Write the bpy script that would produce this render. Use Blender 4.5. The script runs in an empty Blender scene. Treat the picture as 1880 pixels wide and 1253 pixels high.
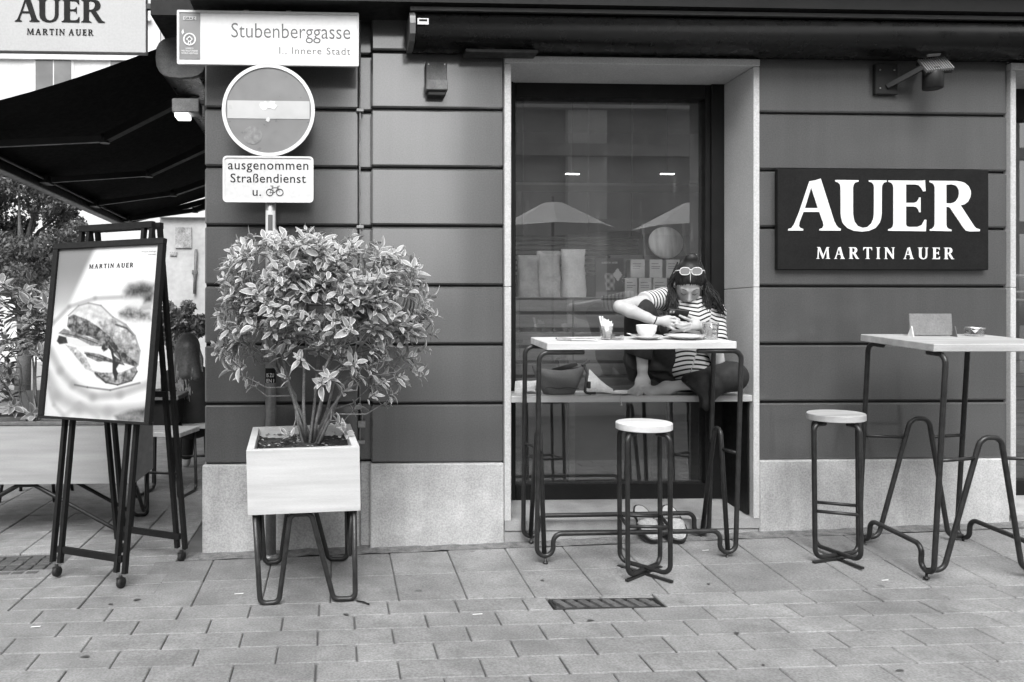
import bpy, math, random, numpy as np
from mathutils import Vector, Matrix
from mathutils.geometry import tessellate_polygon

# ------------------------------------------------------------------ camera, sky, sun, exposure
F, PPX, PPY, TT = 1462.0, 678.0, 590.0, 0.0424      # focal length, principal point, horizon (in 1880x1253 px) and tan(yaw)
CAM = Vector((0.0, -4.45, 1.23))
TH = math.atan(TT); CT, ST = math.cos(TH), math.sin(TH)
scene = bpy.context.scene
cd = bpy.data.cameras.new("camera"); cam = bpy.data.objects.new("camera", cd)
scene.collection.objects.link(cam)
cd.sensor_fit = 'HORIZONTAL'; cd.sensor_width = 36.0; cd.lens = F / 1880 * 36.0
cd.shift_x = (940 - PPX) / 1880; cd.shift_y = -(626.5 - PPY) / 1880
cd.clip_start = 0.05; cd.clip_end = 600
cam.location = CAM; cam.rotation_euler = (math.pi / 2, 0, -TH)
scene.camera = cam

SUN_EL, SUN_AZ = math.radians(47), math.radians(190)   # azimuth clockwise from +Y: behind the camera, a little to its left
world = bpy.data.worlds.new("World"); scene.world = world; world.use_nodes = True
nt = world.node_tree; nt.nodes.clear()
sky = nt.nodes.new('ShaderNodeTexSky'); sky.sky_type = 'NISHITA'; sky.sun_disc = False
sky.sun_elevation = SUN_EL; sky.sun_rotation = SUN_AZ; sky.dust_density = 4.0; sky.air_density = 1.0
bw = nt.nodes.new('ShaderNodeRGBToBW'); bg = nt.nodes.new('ShaderNodeBackground'); wo = nt.nodes.new('ShaderNodeOutputWorld')
bg.inputs[1].default_value = 0.15
nt.links.new(sky.outputs[0], bw.inputs[0]); nt.links.new(bw.outputs[0], bg.inputs[0]); nt.links.new(bg.outputs[0], wo.inputs[0])
sd = bpy.data.lights.new("sun", 'SUN'); sd.energy = 1.2; sd.angle = math.radians(38); sd.color = (1, 1, 1)
sun = bpy.data.objects.new("sun", sd); scene.collection.objects.link(sun)
to_sun = Vector((math.sin(SUN_AZ) * math.cos(SUN_EL), math.cos(SUN_AZ) * math.cos(SUN_EL), math.sin(SUN_EL)))
sun.rotation_euler = to_sun.to_track_quat('Z', 'Y').to_euler()
sun.location = (0, -8, 12)
vs = scene.view_settings
vs.view_transform = 'Standard'; vs.look = 'None'; vs.gamma = 1.0; vs.use_curve_mapping = False
vs.exposure = 1.25
scene.cycles.use_denoising = True
scene.cycles.max_bounces = 8
scene.cycles.transparent_max_bounces = 12

# ------------------------------------------------------------------ helpers
C = scene.collection
R = math.radians
def W(px, py, Y):
    """point on the vertical plane Y=const that the photograph shows at (px, py)"""
    k = (px - PPX) / F
    u = (k + TT) / (1 - TT * k)
    dy = Y - CAM.y
    d = dy * (CT + u * ST)
    return Vector((u * dy, Y, CAM.z + (PPY - py) / F * d))
def gz(X, Y):
    """height of the pavement: it falls towards the gutter and to the left"""
    xc = min(max(X, -2.0), 6.0); yc = min(max(Y, -0.78), 0.0)
    return -0.035 + (0.03 + 0.0256 * yc) * (xc - 0.225) + 0.038 * yc + 0.008 * max(min(Y + 0.78, 0), -2.0)
def G(px, py):
    lo, hi = CAM.y + 0.5, 12.0
    for _ in range(50):
        m = (lo + hi) / 2
        p = W(px, py, m)
        if p.z > gz(p.x, m): lo = m
        else: hi = m
    p = W(px, py, lo); p.z = gz(p.x, lo); return p

MATS = {}
def mat(name, v, rough=0.7, var=0.15, scale=6.0, fine=0.0, fscale=180.0, bump=0.0, bscale=120.0, metallic=0.0, stretch=(1, 1, 1), spec=0.5, stain=0.0, sscale=1.5, coat=0.0, streak=0.0, spots=0.0):
    if name in MATS: return MATS[name]
    m = bpy.data.materials.new(name); m.use_nodes = True; MATS[name] = m
    t = m.node_tree; b = t.nodes['Principled BSDF']
    b.inputs['Roughness'].default_value = rough; b.inputs['Metallic'].default_value = metallic
    b.inputs['Specular IOR Level'].default_value = spec; b.inputs['Coat Weight'].default_value = coat
    geo = t.nodes.new('ShaderNodeNewGeometry'); mp = t.nodes.new('ShaderNodeMapping'); mp.inputs['Scale'].default_value = stretch
    t.links.new(geo.outputs['Position'], mp.inputs['Vector'])
    def noise(sc, detail):
        n = t.nodes.new('ShaderNodeTexNoise'); n.inputs['Scale'].default_value = sc; n.inputs['Detail'].default_value = detail
        t.links.new(mp.outputs[0], n.inputs['Vector']); return n.outputs[0]
    def rng(src, a, bb):
        r = t.nodes.new('ShaderNodeMapRange'); r.inputs[1].default_value = 0.3; r.inputs[2].default_value = 0.7
        r.inputs[3].default_value = a; r.inputs[4].default_value = bb; t.links.new(src, r.inputs[0]); return r.outputs[0]
    def mul(a, bb):
        x = t.nodes.new('ShaderNodeMath'); x.operation = 'MULTIPLY'; t.links.new(a, x.inputs[0])
        if isinstance(bb, float): x.inputs[1].default_value = bb
        else: t.links.new(bb, x.inputs[1])
        return x.outputs[0]
    val = mul(rng(noise(scale, 4), 1 - var, 1 + var), float(v))
    if fine: val = mul(val, rng(noise(fscale, 2), 1 - fine, 1 + fine))
    if stain: val = mul(val, rng(noise(sscale, 6), 1 - stain, 1 + stain * 0.3))
    if streak:
        m3 = t.nodes.new('ShaderNodeMapping'); m3.inputs['Scale'].default_value = (7, 7, .5); n3 = t.nodes.new('ShaderNodeTexNoise'); n3.inputs['Scale'].default_value = 1.6; n3.inputs['Detail'].default_value = 6
        t.links.new(geo.outputs['Position'], m3.inputs[0]); t.links.new(m3.outputs[0], n3.inputs['Vector']); val = mul(val, rng(n3.outputs[0], 1 + streak * .5, 1 - streak))
    if spots:
        for sc_, th, dk in ((3.1, .050, spots), (7.0, .045, spots * .7)):
            vo = t.nodes.new('ShaderNodeTexVoronoi'); vo.inputs['Scale'].default_value = sc_; vo.inputs['Randomness'].default_value = 1.0
            t.links.new(geo.outputs['Position'], vo.inputs['Vector'])
            rr = t.nodes.new('ShaderNodeMapRange'); rr.inputs[1].default_value = th * .7; rr.inputs[2].default_value = th * 1.3; rr.inputs[3].default_value = 1 - dk; rr.inputs[4].default_value = 1.0
            t.links.new(vo.outputs['Distance'], rr.inputs[0]); val = mul(val, rr.outputs[0])
    oi = t.nodes.new('ShaderNodeObjectInfo')
    r = t.nodes.new('ShaderNodeMapRange'); r.inputs[3].default_value = 1 - var * 0.5; r.inputs[4].default_value = 1 + var * 0.5
    t.links.new(oi.outputs['Random'], r.inputs[0]); val = mul(val, r.outputs[0])
    t.links.new(val, b.inputs['Base Color'])
    t.links.new(rng(noise(scale * 3, 3), max(0.03, rough - 0.08), min(1, rough + 0.08)), b.inputs['Roughness'])
    if bump:
        bn = t.nodes.new('ShaderNodeBump'); bn.inputs['Strength'].default_value = bump; bn.inputs['Distance'].default_value = 0.004
        t.links.new(noise(bscale, 4), bn.inputs['Height']); t.links.new(bn.outputs[0], b.inputs['Normal'])
    return m
def attr_mat(name, rough=0.8, fine=0.1, fscale=150.0, spec=0.3, transl=0.0, bump=0.0):
    """colour comes from the mesh's own 'tone' attribute (print, leaf margin, stripes)"""
    if name in MATS: return MATS[name]
    m = bpy.data.materials.new(name); m.use_nodes = True; MATS[name] = m
    t = m.node_tree; b = t.nodes['Principled BSDF']; b.inputs['Roughness'].default_value = rough
    b.inputs['Specular IOR Level'].default_value = spec
    a = t.nodes.new('ShaderNodeAttribute'); a.attribute_name = 'tone'
    geo = t.nodes.new('ShaderNodeNewGeometry'); n = t.nodes.new('ShaderNodeTexNoise'); n.inputs['Scale'].default_value = fscale
    t.links.new(geo.outputs['Position'], n.inputs['Vector'])
    r = t.nodes.new('ShaderNodeMapRange'); r.inputs[1].default_value = .3; r.inputs[2].default_value = .7
    r.inputs[3].default_value = 1 - fine; r.inputs[4].default_value = 1 + fine
    t.links.new(n.outputs[0], r.inputs[0])
    x = t.nodes.new('ShaderNodeMath'); x.operation = 'MULTIPLY'; t.links.new(a.outputs['Fac'], x.inputs[0]); t.links.new(r.outputs[0], x.inputs[1])
    t.links.new(x.outputs[0], b.inputs['Base Color'])
    if transl:
        tr = t.nodes.new('ShaderNodeBsdfTranslucent'); mx = t.nodes.new('ShaderNodeMixShader'); mx.inputs[0].default_value = transl
        t.links.new(x.outputs[0], tr.inputs[0])
        t.links.new(b.outputs[0], mx.inputs[1]); t.links.new(tr.outputs[0], mx.inputs[2])
        t.links.new(mx.outputs[0], t.nodes['Material Output'].inputs[0])
    return m
def emit_mat(name, s):
    m = bpy.data.materials.new(name); m.use_nodes = True; t = m.node_tree
    b = t.nodes['Principled BSDF']; b.inputs['Base Color'].default_value = (.8, .8, .8, 1)
    b.inputs['Emission Color'].default_value = (1, 1, 1, 1); b.inputs['Emission Strength'].default_value = s
    MATS[name] = m; return m
def pane_mat(name, refl=0.1, tint=0.9, dirt=0.0):
    m = bpy.data.materials.new(name); m.use_nodes = True; t = m.node_tree; t.nodes.clear()
    o = t.nodes.new('ShaderNodeOutputMaterial'); tr = t.nodes.new('ShaderNodeBsdfTransparent'); gl = t.nodes.new('ShaderNodeBsdfGlossy')
    tr.inputs[0].default_value = (tint,) * 3 + (1,); gl.inputs['Roughness'].default_value = 0.0
    fr = t.nodes.new('ShaderNodeFresnel'); fr.inputs[0].default_value = 1.5
    ml = t.nodes.new('ShaderNodeMath'); ml.operation = 'MULTIPLY_ADD'; ml.inputs[1].default_value = 1.0; ml.inputs[2].default_value = refl
    mx = t.nodes.new('ShaderNodeMixShader'); t.links.new(fr.outputs[0], ml.inputs[0]); t.links.new(ml.outputs[0], mx.inputs[0])
    t.links.new(tr.outputs[0], mx.inputs[1]); t.links.new(gl.outputs[0], mx.inputs[2])
    out = mx.outputs[0]
    if dirt:
        df = t.nodes.new('ShaderNodeBsdfDiffuse'); df.inputs[0].default_value = (.7, .7, .7, 1)
        geo = t.nodes.new('ShaderNodeNewGeometry'); mp = t.nodes.new('ShaderNodeMapping'); mp.inputs['Scale'].default_value = (14, 14, 1.2)
        n = t.nodes.new('ShaderNodeTexNoise'); n.inputs['Scale'].default_value = 2.0; n.inputs['Detail'].default_value = 8; n.inputs['Roughness'].default_value = .75
        t.links.new(geo.outputs['Position'], mp.inputs[0]); t.links.new(mp.outputs[0], n.inputs['Vector'])
        rr = t.nodes.new('ShaderNodeMapRange'); rr.inputs[1].default_value = .55; rr.inputs[2].default_value = .8; rr.inputs[3].default_value = .03; rr.inputs[4].default_value = dirt
        t.links.new(n.outputs[0], rr.inputs[0])
        m2 = t.nodes.new('ShaderNodeMixShader'); t.links.new(rr.outputs[0], m2.inputs[0]); t.links.new(out, m2.inputs[1]); t.links.new(df.outputs[0], m2.inputs[2]); out = m2.outputs[0]
    t.links.new(out, o.inputs[0]); MATS[name] = m; return m
def glass_mat(name):
    m = bpy.data.materials.new(name); m.use_nodes = True; t = m.node_tree; t.nodes.clear()
    o = t.nodes.new('ShaderNodeOutputMaterial'); tr = t.nodes.new('ShaderNodeBsdfTransparent'); gl = t.nodes.new('ShaderNodeBsdfGlossy')
    tr.inputs[0].default_value = (.9, .9, .9, 1); gl.inputs['Roughness'].default_value = 0.03
    lw = t.nodes.new('ShaderNodeLayerWeight'); lw.inputs[0].default_value = 0.35
    mx = t.nodes.new('ShaderNodeMixShader'); t.links.new(lw.outputs['Facing'], mx.inputs[0])
    t.links.new(tr.outputs[0], mx.inputs[1]); t.links.new(gl.outputs[0], mx.inputs[2]); t.links.new(mx.outputs[0], o.inputs[0])
    MATS[name] = m; return m

class MB:
    """collects geometry for one mesh object"""
    def __init__(s): s.v = []; s.f = []; s.sm = []; s.tone = None
    def add(s, vs, fs, smooth=False):
        n = len(s.v); s.v += [tuple(p) for p in vs]
        for f in fs: s.f.append([i + n for i in f]); s.sm.append(smooth)
        return s
    def box(s, x0, x1, y0, y1, z0, z1):
        return s.add([(x, y, z) for x in (x0, x1) for y in (y0, y1) for z in (z0, z1)],
                     [(0, 1, 3, 2), (4, 6, 7, 5), (0, 4, 5, 1), (2, 3, 7, 6), (0, 2, 6, 4), (1, 5, 7, 3)])
    def cbox(s, x0, x1, y0, y1, z0, z1, c=0.005):
        """box with chamfered edges"""
        lo = Vector((x0, y0, z0)); hi = Vector((x1, y1, z1)); mid = (lo + hi) / 2
        c = min(c, (x1 - x0) * .45, (y1 - y0) * .45, (z1 - z0) * .45)
        vs = []; idx = {}
        for a in (0, 1):
            for b in (0, 1):
                for d in (0, 1):
                    k = (a, b, d)
                    for ax in range(3):
                        p = []
                        for i in range(3):
                            e = (lo, hi)[k[i]][i]
                            if i != ax: e += c if k[i] == 0 else -c
                            p.append(e)
                        idx[(k, ax)] = len(vs); vs.append(Vector(p))
        fs = []
        def face(ids):
            cen = sum((vs[i] for i in ids), Vector()) / len(ids)
            n = (vs[ids[1]] - vs[ids[0]]).cross(vs[ids[2]] - vs[ids[0]])
            fs.append(ids if n.dot(cen - mid) > 0 else ids[::-1])
        for ax in range(3):
            o = [i for i in range(3) if i != ax]
            for sd_ in (0, 1):
                q = []
                for (p, r) in ((0, 0), (1, 0), (1, 1), (0, 1)):
                    k = [0, 0, 0]; k[ax] = sd_; k[o[0]] = p; k[o[1]] = r; q.append(idx[(tuple(k), ax)])
                face(q)
            for p in (0, 1):
                for r in (0, 1):
                    k0 = [0, 0, 0]; k0[o[0]] = p; k0[o[1]] = r; k1 = list(k0); k1[ax] = 1
                    face([idx[(tuple(k0), o[0])], idx[(tuple(k1), o[0])], idx[(tuple(k1), o[1])], idx[(tuple(k0), o[1])]])
        for a in (0, 1):
            for b in (0, 1):
                for d in (0, 1): face([idx[((a, b, d), 0)], idx[((a, b, d), 1)], idx[((a, b, d), 2)]])
        return s.add(vs, fs)
    def bar(s, a, b, w, h, up=Vector((0, 0, 1))):
        """rectangular bar from a to b"""
        a = Vector(a); b = Vector(b); d = (b - a).normalized()
        x = d.cross(up)
        if x.length < 1e-4: x = d.cross(Vector((0, 1, 0)))
        x.normalize(); y = x.cross(d)
        vs = [p + x * sx * w / 2 + y * sy * h / 2 for p in (a, b) for sx, sy in ((-1, -1), (1, -1), (1, 1), (-1, 1))]
        return s.add(vs, [(3, 2, 1, 0), (4, 5, 6, 7), (0, 1, 5, 4), (1, 2, 6, 5), (2, 3, 7, 6), (3, 0, 4, 7)])
    def tube(s, pts, r, n=10, closed=False, cap=True):
        pts = [Vector(p) for p in pts]; m = len(pts)
        rs = r if isinstance(r, (list, tuple)) else [r] * m
        T = []
        for i in range(m):
            if closed: d = pts[(i + 1) % m] - pts[i - 1]
            else: d = pts[min(i + 1, m - 1)] - pts[max(i - 1, 0)]
            T.append(d.normalized() if d.length > 1e-9 else Vector((0, 0, 1)))
        u = T[0].orthogonal().normalized(); vs = []
        for i in range(m):
            if i:
                q = T[i - 1].rotation_difference(T[i]); u = q @ u
            u = (u - T[i] * u.dot(T[i])).normalized(); w = T[i].cross(u)
            for k in range(n):
                a = 2 * math.pi * k / n; vs.append(pts[i] + (u * math.cos(a) + w * math.sin(a)) * rs[i])
        fs = []
        for i in range(m if closed else m - 1):
            j = (i + 1) % m
            for k in range(n): fs.append((i * n + k, i * n + (k + 1) % n, j * n + (k + 1) % n, j * n + k))
        s.add(vs, fs, True)
        if cap and not closed:
            b = len(s.v) - len(vs)
            s.f.append([b + k for k in range(n)][::-1]); s.sm.append(False)
            s.f.append([b + (m - 1) * n + k for k in range(n)]); s.sm.append(False)
        return s
    def lathe(s, prof, c=(0, 0, 0), n=28, smooth=True, axis='Z'):
        c = Vector(c); vs = []
        for r, z in prof:
            for k in range(n):
                a = 2 * math.pi * k / n; x, y = r * math.cos(a), r * math.sin(a)
                p = (x, y, z) if axis == 'Z' else ((x, z, y) if axis == 'Y' else (z, x, y)); vs.append(c + Vector(p))
        fs = [(i * n + k, i * n + (k + 1) % n, (i + 1) * n + (k + 1) % n, (i + 1) * n + k) for i in range(len(prof) - 1) for k in range(n)]
        s.add(vs, fs, smooth); b = len(s.v) - len(vs)
        if prof[0][0] > 1e-6: s.f.append([b + k for k in range(n)][::-1]); s.sm.append(False)
        if prof[-1][0] > 1e-6: s.f.append([b + (len(prof) - 1) * n + k for k in range(n)]); s.sm.append(False)
        return s
    def prism(s, poly, holes=(), y0=0.0, y1=0.004, plane='XZ', smooth=False):
        """polygon (2-D) with holes, extruded from y0 to y1"""
        loops = [list(poly)] + [list(h) for h in holes]
        tri = tessellate_polygon([[Vector((p[0], p[1], 0)) for p in l] for l in loops])
        flat = [p for l in loops for p in l]; n = len(flat)
        def m3(p, d): return (p[0], d, p[1]) if plane == 'XZ' else ((p[0], p[1], d) if plane == 'XY' else (d, p[0], p[1]))
        vs = [m3(p, y0) for p in flat] + [m3(p, y1) for p in flat]
        fs = [tuple(t) for t in tri] + [tuple(i + n for i in t[::-1]) for t in tri]
        o = 0; ss = []
        for l in loops:
            k = len(l)
            for i in range(k): ss.append((o + i, o + (i + 1) % k, n + o + (i + 1) % k, n + o + i))
            o += k
        s.add(vs, fs, False); b = len(s.v) - len(vs)
        for f in ss: s.f.append([i + b for i in f]); s.sm.append(smooth)
        return s
    def xf(s, M):
        s.v = [tuple(M @ Vector(p)) for p in s.v]; return s
    def mesh(s, name):
        me = bpy.data.meshes.new(name); me.from_pydata(s.v, [], s.f)
        me.polygons.foreach_set('use_smooth', s.sm); me.update()
        if s.tone is not None:
            a = me.attributes.new('tone', 'FLOAT', 'POINT'); a.data.foreach_set('value', np.asarray(s.tone, dtype=np.float32))
        return me
MW = {}
def link(name, data, m=None):
    o = bpy.data.objects.new(name, data); C.objects.link(o)
    if data is not None and m is not None and not data.materials: data.materials.append(MATS[m] if isinstance(m, str) else m)
    return o
def tag(o, label=None, cat=None, group=None, kind=None):
    if label: o['label'] = label
    if cat: o['category'] = cat
    if group: o['group'] = group
    if kind: o['kind'] = kind
    return o
def thing(name, label, cat, loc=(0, 0, 0), rot=(0, 0, 0), group=None):
    o = bpy.data.objects.new(name, None); C.objects.link(o); o.location = loc; o.rotation_euler = rot
    o.empty_display_size = 0.1
    from mathutils import Euler
    MW[o.name] = Matrix.Translation(Vector(loc)) @ Euler(rot).to_matrix().to_4x4()
    return tag(o, label, cat, group)
def part(name, mb, m, parent, world=False, bevel=0, label=None, kind=None):
    """one mesh as a part of parent; world=True when the geometry is given in world coordinates"""
    if world and parent.name in MW:
        mb.xf(MW[parent.name].inverted())
    o = link(name, mb.mesh(name), m); o.parent = parent
    MW[o.name] = MW.get(parent.name, Matrix())
    if bevel:
        b = o.modifiers.new('b', 'BEVEL'); b.width = bevel; b.segments = 2; b.limit_method = 'ANGLE'
    if label: o['label'] = label
    if kind: o['kind'] = kind
    return o
def single(name, mb, m, label=None, cat=None, group=None, kind=None, bevel=0, origin=None):
    if origin is not None: mb.xf(Matrix.Translation(-Vector(origin)))
    o = link(name, mb.mesh(name), m)
    if origin is not None: o.location = origin
    if bevel:
        b = o.modifiers.new('b', 'BEVEL'); b.width = bevel; b.segments = 2; b.limit_method = 'ANGLE'
    MW[o.name] = Matrix.Translation(Vector(origin)) if origin is not None else Matrix()
    return tag(o, label, cat, group, kind)
def copy_tree(o, parent=None):
    c = o.copy(); C.objects.link(c); c.parent = parent
    for ch in list(o.children): copy_tree(ch, c)
    return c
def fillet(pts, r, n=6, closed=False):
    pts = [Vector(p) for p in pts]; out = []; m = len(pts)
    for i in range(m):
        if not closed and i in (0, m - 1): out.append(pts[i]); continue
        p, a, b = pts[i], pts[i - 1], pts[(i + 1) % m]
        da, db = a - p, b - p
        ang = da.angle(db) if da.length > 1e-6 and db.length > 1e-6 else math.pi
        if ang > 3.12: out.append(p); continue
        t = min(r / math.tan(ang / 2), da.length * .49, db.length * .49); rr = t * math.tan(ang / 2)
        s0 = p + da.normalized() * t; s1 = p + db.normalized() * t
        cen = p + (da.normalized() + db.normalized()).normalized() * (rr / math.sin(ang / 2))
        v0, v1 = s0 - cen, s1 - cen
        for k in range(n + 1):
            f = k / n; w = v0.slerp(v1, f, v0) if v0.angle(v1) > 1e-4 else v0
            out.append(cen + w.normalized() * rr)
    return out

# --- lettering -----------------------------------------------------------------
def _g(outer, holes=(), x0=0.0): return ([((x - x0) / 361.0, (567 - y) / 361.0) for x, y in outer], [[((x - x0) / 361.0, (567 - y) / 361.0) for x, y in h] for h in holes])
GLY = {
 'A': _g([(183,568),(185,556),(207,549),(225,525),(262,435),(335,217),(378,210),(415,197),(512,500),(528,530),(545,548),(560,553),(558,567),(405,567),(407,556),(428,549),(436,530),(430,505),(405,435),(292,435),(265,505),(260,535),(270,549),(291,556),(290,568)], [[(302,408),(395,408),(347,262)]], 183),
 'U': _g([(519,207),(686,207),(686,217),(662,224),(650,240),(646,260),(646,440),(650,475),(658,503),(680,533),(715,546),(750,540),(778,515),(792,480),(796,450),(797,260),(794,240),(782,224),(760,217),(758,207),(888,207),(887,218),(868,224),(856,240),(853,260),(852,440),(848,475),(838,508),(808,546),(760,567),(710,573),(650,567),(605,547),(572,512),(561,475),(558,450),(557,260),(553,240),(541,226),(520,218)], (), 519),
 'E': _g([(900,207),(1140,207),(1164,203),(1168,282),(1150,284),(1138,262),(1118,240),(1095,235),(1027,235),(1027,366),(1085,366),(1105,358),(1118,340),(1122,327),(1132,327),(1132,433),(1121,432),(1115,412),(1100,396),(1080,392),(1027,392),(1027,520),(1033,533),(1050,538),(1110,537),(1140,525),(1155,500),(1162,485),(1174,487),(1170,568),(898,566),(899,555),(920,549),(932,535),(936,515),(936,258),(932,238),(920,224),(900,217)], (), 898),
 'R': _g([(1196,207),(1390,207),(1425,212),(1452,221),(1480,245),(1494,275),(1496,295),(1492,322),(1475,355),(1450,374),(1422,382),(1520,530),(1535,545),(1562,553),(1560,566),(1490,568),(1460,562),(1440,540),(1345,400),(1335,394),(1318,393),(1318,520),(1322,538),(1334,549),(1356,556),(1355,567),(1198,564),(1199,554),(1219,548),(1230,534),(1234,515),(1234,258),(1230,238),(1218,226),(1197,218)], [[(1318,235),(1318,367),(1350,368),(1372,362),(1388,352),(1405,325),(1410,295),(1407,272),(1400,256),(1385,240),(1355,232)]], 1196),
}
def _serif_I(x, w=.2, sw=.4, h=1.0):
    a, b = x - w / 2, x + w / 2; c, d = x - sw / 2, x + sw / 2
    return [(c, 0), (d, 0), (d, .03), (b, .07), (b, h - .07), (d, h - .03), (d, h), (c, h), (c, h - .03), (a, h - .07), (a, .07), (c, .03)]
GLY['I'] = (_serif_I(.2), [])
GLY['T'] = ([(.24, 0), (.66, 0), (.66, .03), (.55, .07), (.55, .92), (.72, .92), (.8, .86), (.85, .74), (.89, .74), (.87, 1), (.03, 1), (.01, .74), (.05, .74), (.1, .86), (.18, .92), (.35, .92), (.35, .07), (.24, .03)], [])
GLY['N'] = ([(0, 0), (.32, 0), (.32, .03), (.22, .07), (.22, .74), (.82, 0), (.94, 0), (.94, .93), (1.04, .97), (1.04, 1), (.72, 1), (.72, .97), (.82, .93), (.82, .32), (.3, 1), (0, 1), (0, .97), (.1, .93), (.1, .07), (0, .03)], [])
GLY['M'] = ([(0, 0), (.3, 0), (.3, .03), (.21, .07), (.25, .75), (.58, 0), (.66, 0), (1.0, .77), (1.03, .07), (.93, .03), (.93, 0), (1.34, 0), (1.34, .03), (1.24, .07), (1.18, .93), (1.27, .97), (1.27, 1), (1.02, 1), (.69, .27), (.35, 1), (.06, 1), (.06, .97), (.16, .93), (.1, .07), (0, .03)], [])
def serif_text(mb, s, x0, x1, z, h, y0, y1, gap=.08, fit=True):
    """serif capitals between x0 and x1, baseline z, cap height h"""
    adv = []; x = 0
    for ch in s:
        if ch == ' ': adv.append(None); x += .45; continue
        w = max(p[0] for p in GLY[ch][0]); adv.append(x); x += w + gap
    tot = x - gap; k = (x1 - x0) / tot if fit else h
    for ch, a in zip(s, adv):
        if a is None: continue
        o, hs = GLY[ch]
        mb.prism([(x0 + (a + p[0]) * k, z + p[1] * h) for p in o], [[(x0 + (a + p[0]) * k, z + p[1] * h) for p in q] for q in hs], y0, y1)
    return mb
FONT = {}
def font_mesh(s, spacing=1.0, off=0.0):
    """built-in font outline as (verts, faces) with unit cap size, cached while the scene is empty"""
    cu = bpy.data.curves.new('t', 'FONT'); cu.body = s; cu.space_character = spacing; cu.offset = off; cu.resolution_u = 3
    o = bpy.data.objects.new('t', cu); C.objects.link(o)
    dg = bpy.context.evaluated_depsgraph_get(); me = bpy.data.meshes.new_from_object(o.evaluated_get(dg))
    v = [tuple(p.co) for p in me.vertices]; f = [tuple(p.vertices) for p in me.polygons]
    bpy.data.objects.remove(o); bpy.data.meshes.remove(me); bpy.data.curves.remove(cu)
    return v, f
for s, sp, of in (("Stubenberggasse", 1.0, -.003), ("I., Innere Stadt", 1.12, .0), ("ausgenommen", 1.08, .004), ("Straßendienst", 1.05, .004), ("u.", 1.05, .004),
                  ("GRAZ", 1.2, .01), ("UNESCO", 1.0, .01), ("WELTKULTURERBE", 1.0, .01), ("WORLD HERITAGE", 1.0, .01), ("IS ZU", 1.0, .02), ("EN I", 1.0, .02), ("Frisch belegt", 1.0, 0.)):
    FONT[s] = font_mesh(s, sp, of)
def text(mb, s, x0, x1, z, y, h=None):
    """flat lettering facing -Y, fitted between x0 and x1; h = height of the font unit (None: proportional)"""
    v, f = FONT[s]; a = min(p[0] for p in v); b = max(p[0] for p in v); k = (x1 - x0) / (b - a)
    hh = h if h else k
    return mb.add([(x0 + (p[0] - a) * k, y, z + p[1] * hh) for p in v], f)

# --- smooth bodies: signed distances on a grid, meshed with surface nets --------------
def cone(a, b, ra, rb): return ('c', np.array(a, float), np.array(b, float), ra, rb)
def ell(c, r, M=None): return ('e', np.array(c, float), np.array(r, float), np.array(M, float) if M is not None else np.eye(3))
def chain(pts, rs): return [cone(pts[i], pts[i + 1], rs[i], rs[i + 1]) for i in range(len(pts) - 1)]
def pdist(pr, P):
    if pr[0] == 'c':
        a, b, ra, rb = pr[1:]; ab = b - a; t = np.clip(((P - a) @ ab) / max(ab @ ab, 1e-12), 0, 1)
        return np.linalg.norm(P - a - t[..., None] * ab, axis=-1) - (ra + t * (rb - ra))
    c, r, M = pr[1:]; q = (P - c) @ M
    k0 = np.linalg.norm(q / r, axis=-1); k1 = np.linalg.norm(q / (r * r), axis=-1) + 1e-9
    return k0 * (k0 - 1) / k1
def pbox(pr):
    if pr[0] == 'c':
        r = max(pr[3], pr[4]); return np.minimum(pr[1], pr[2]) - r, np.maximum(pr[1], pr[2]) + r
    r = max(pr[2]); return pr[1] - r, pr[1] + r
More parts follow.
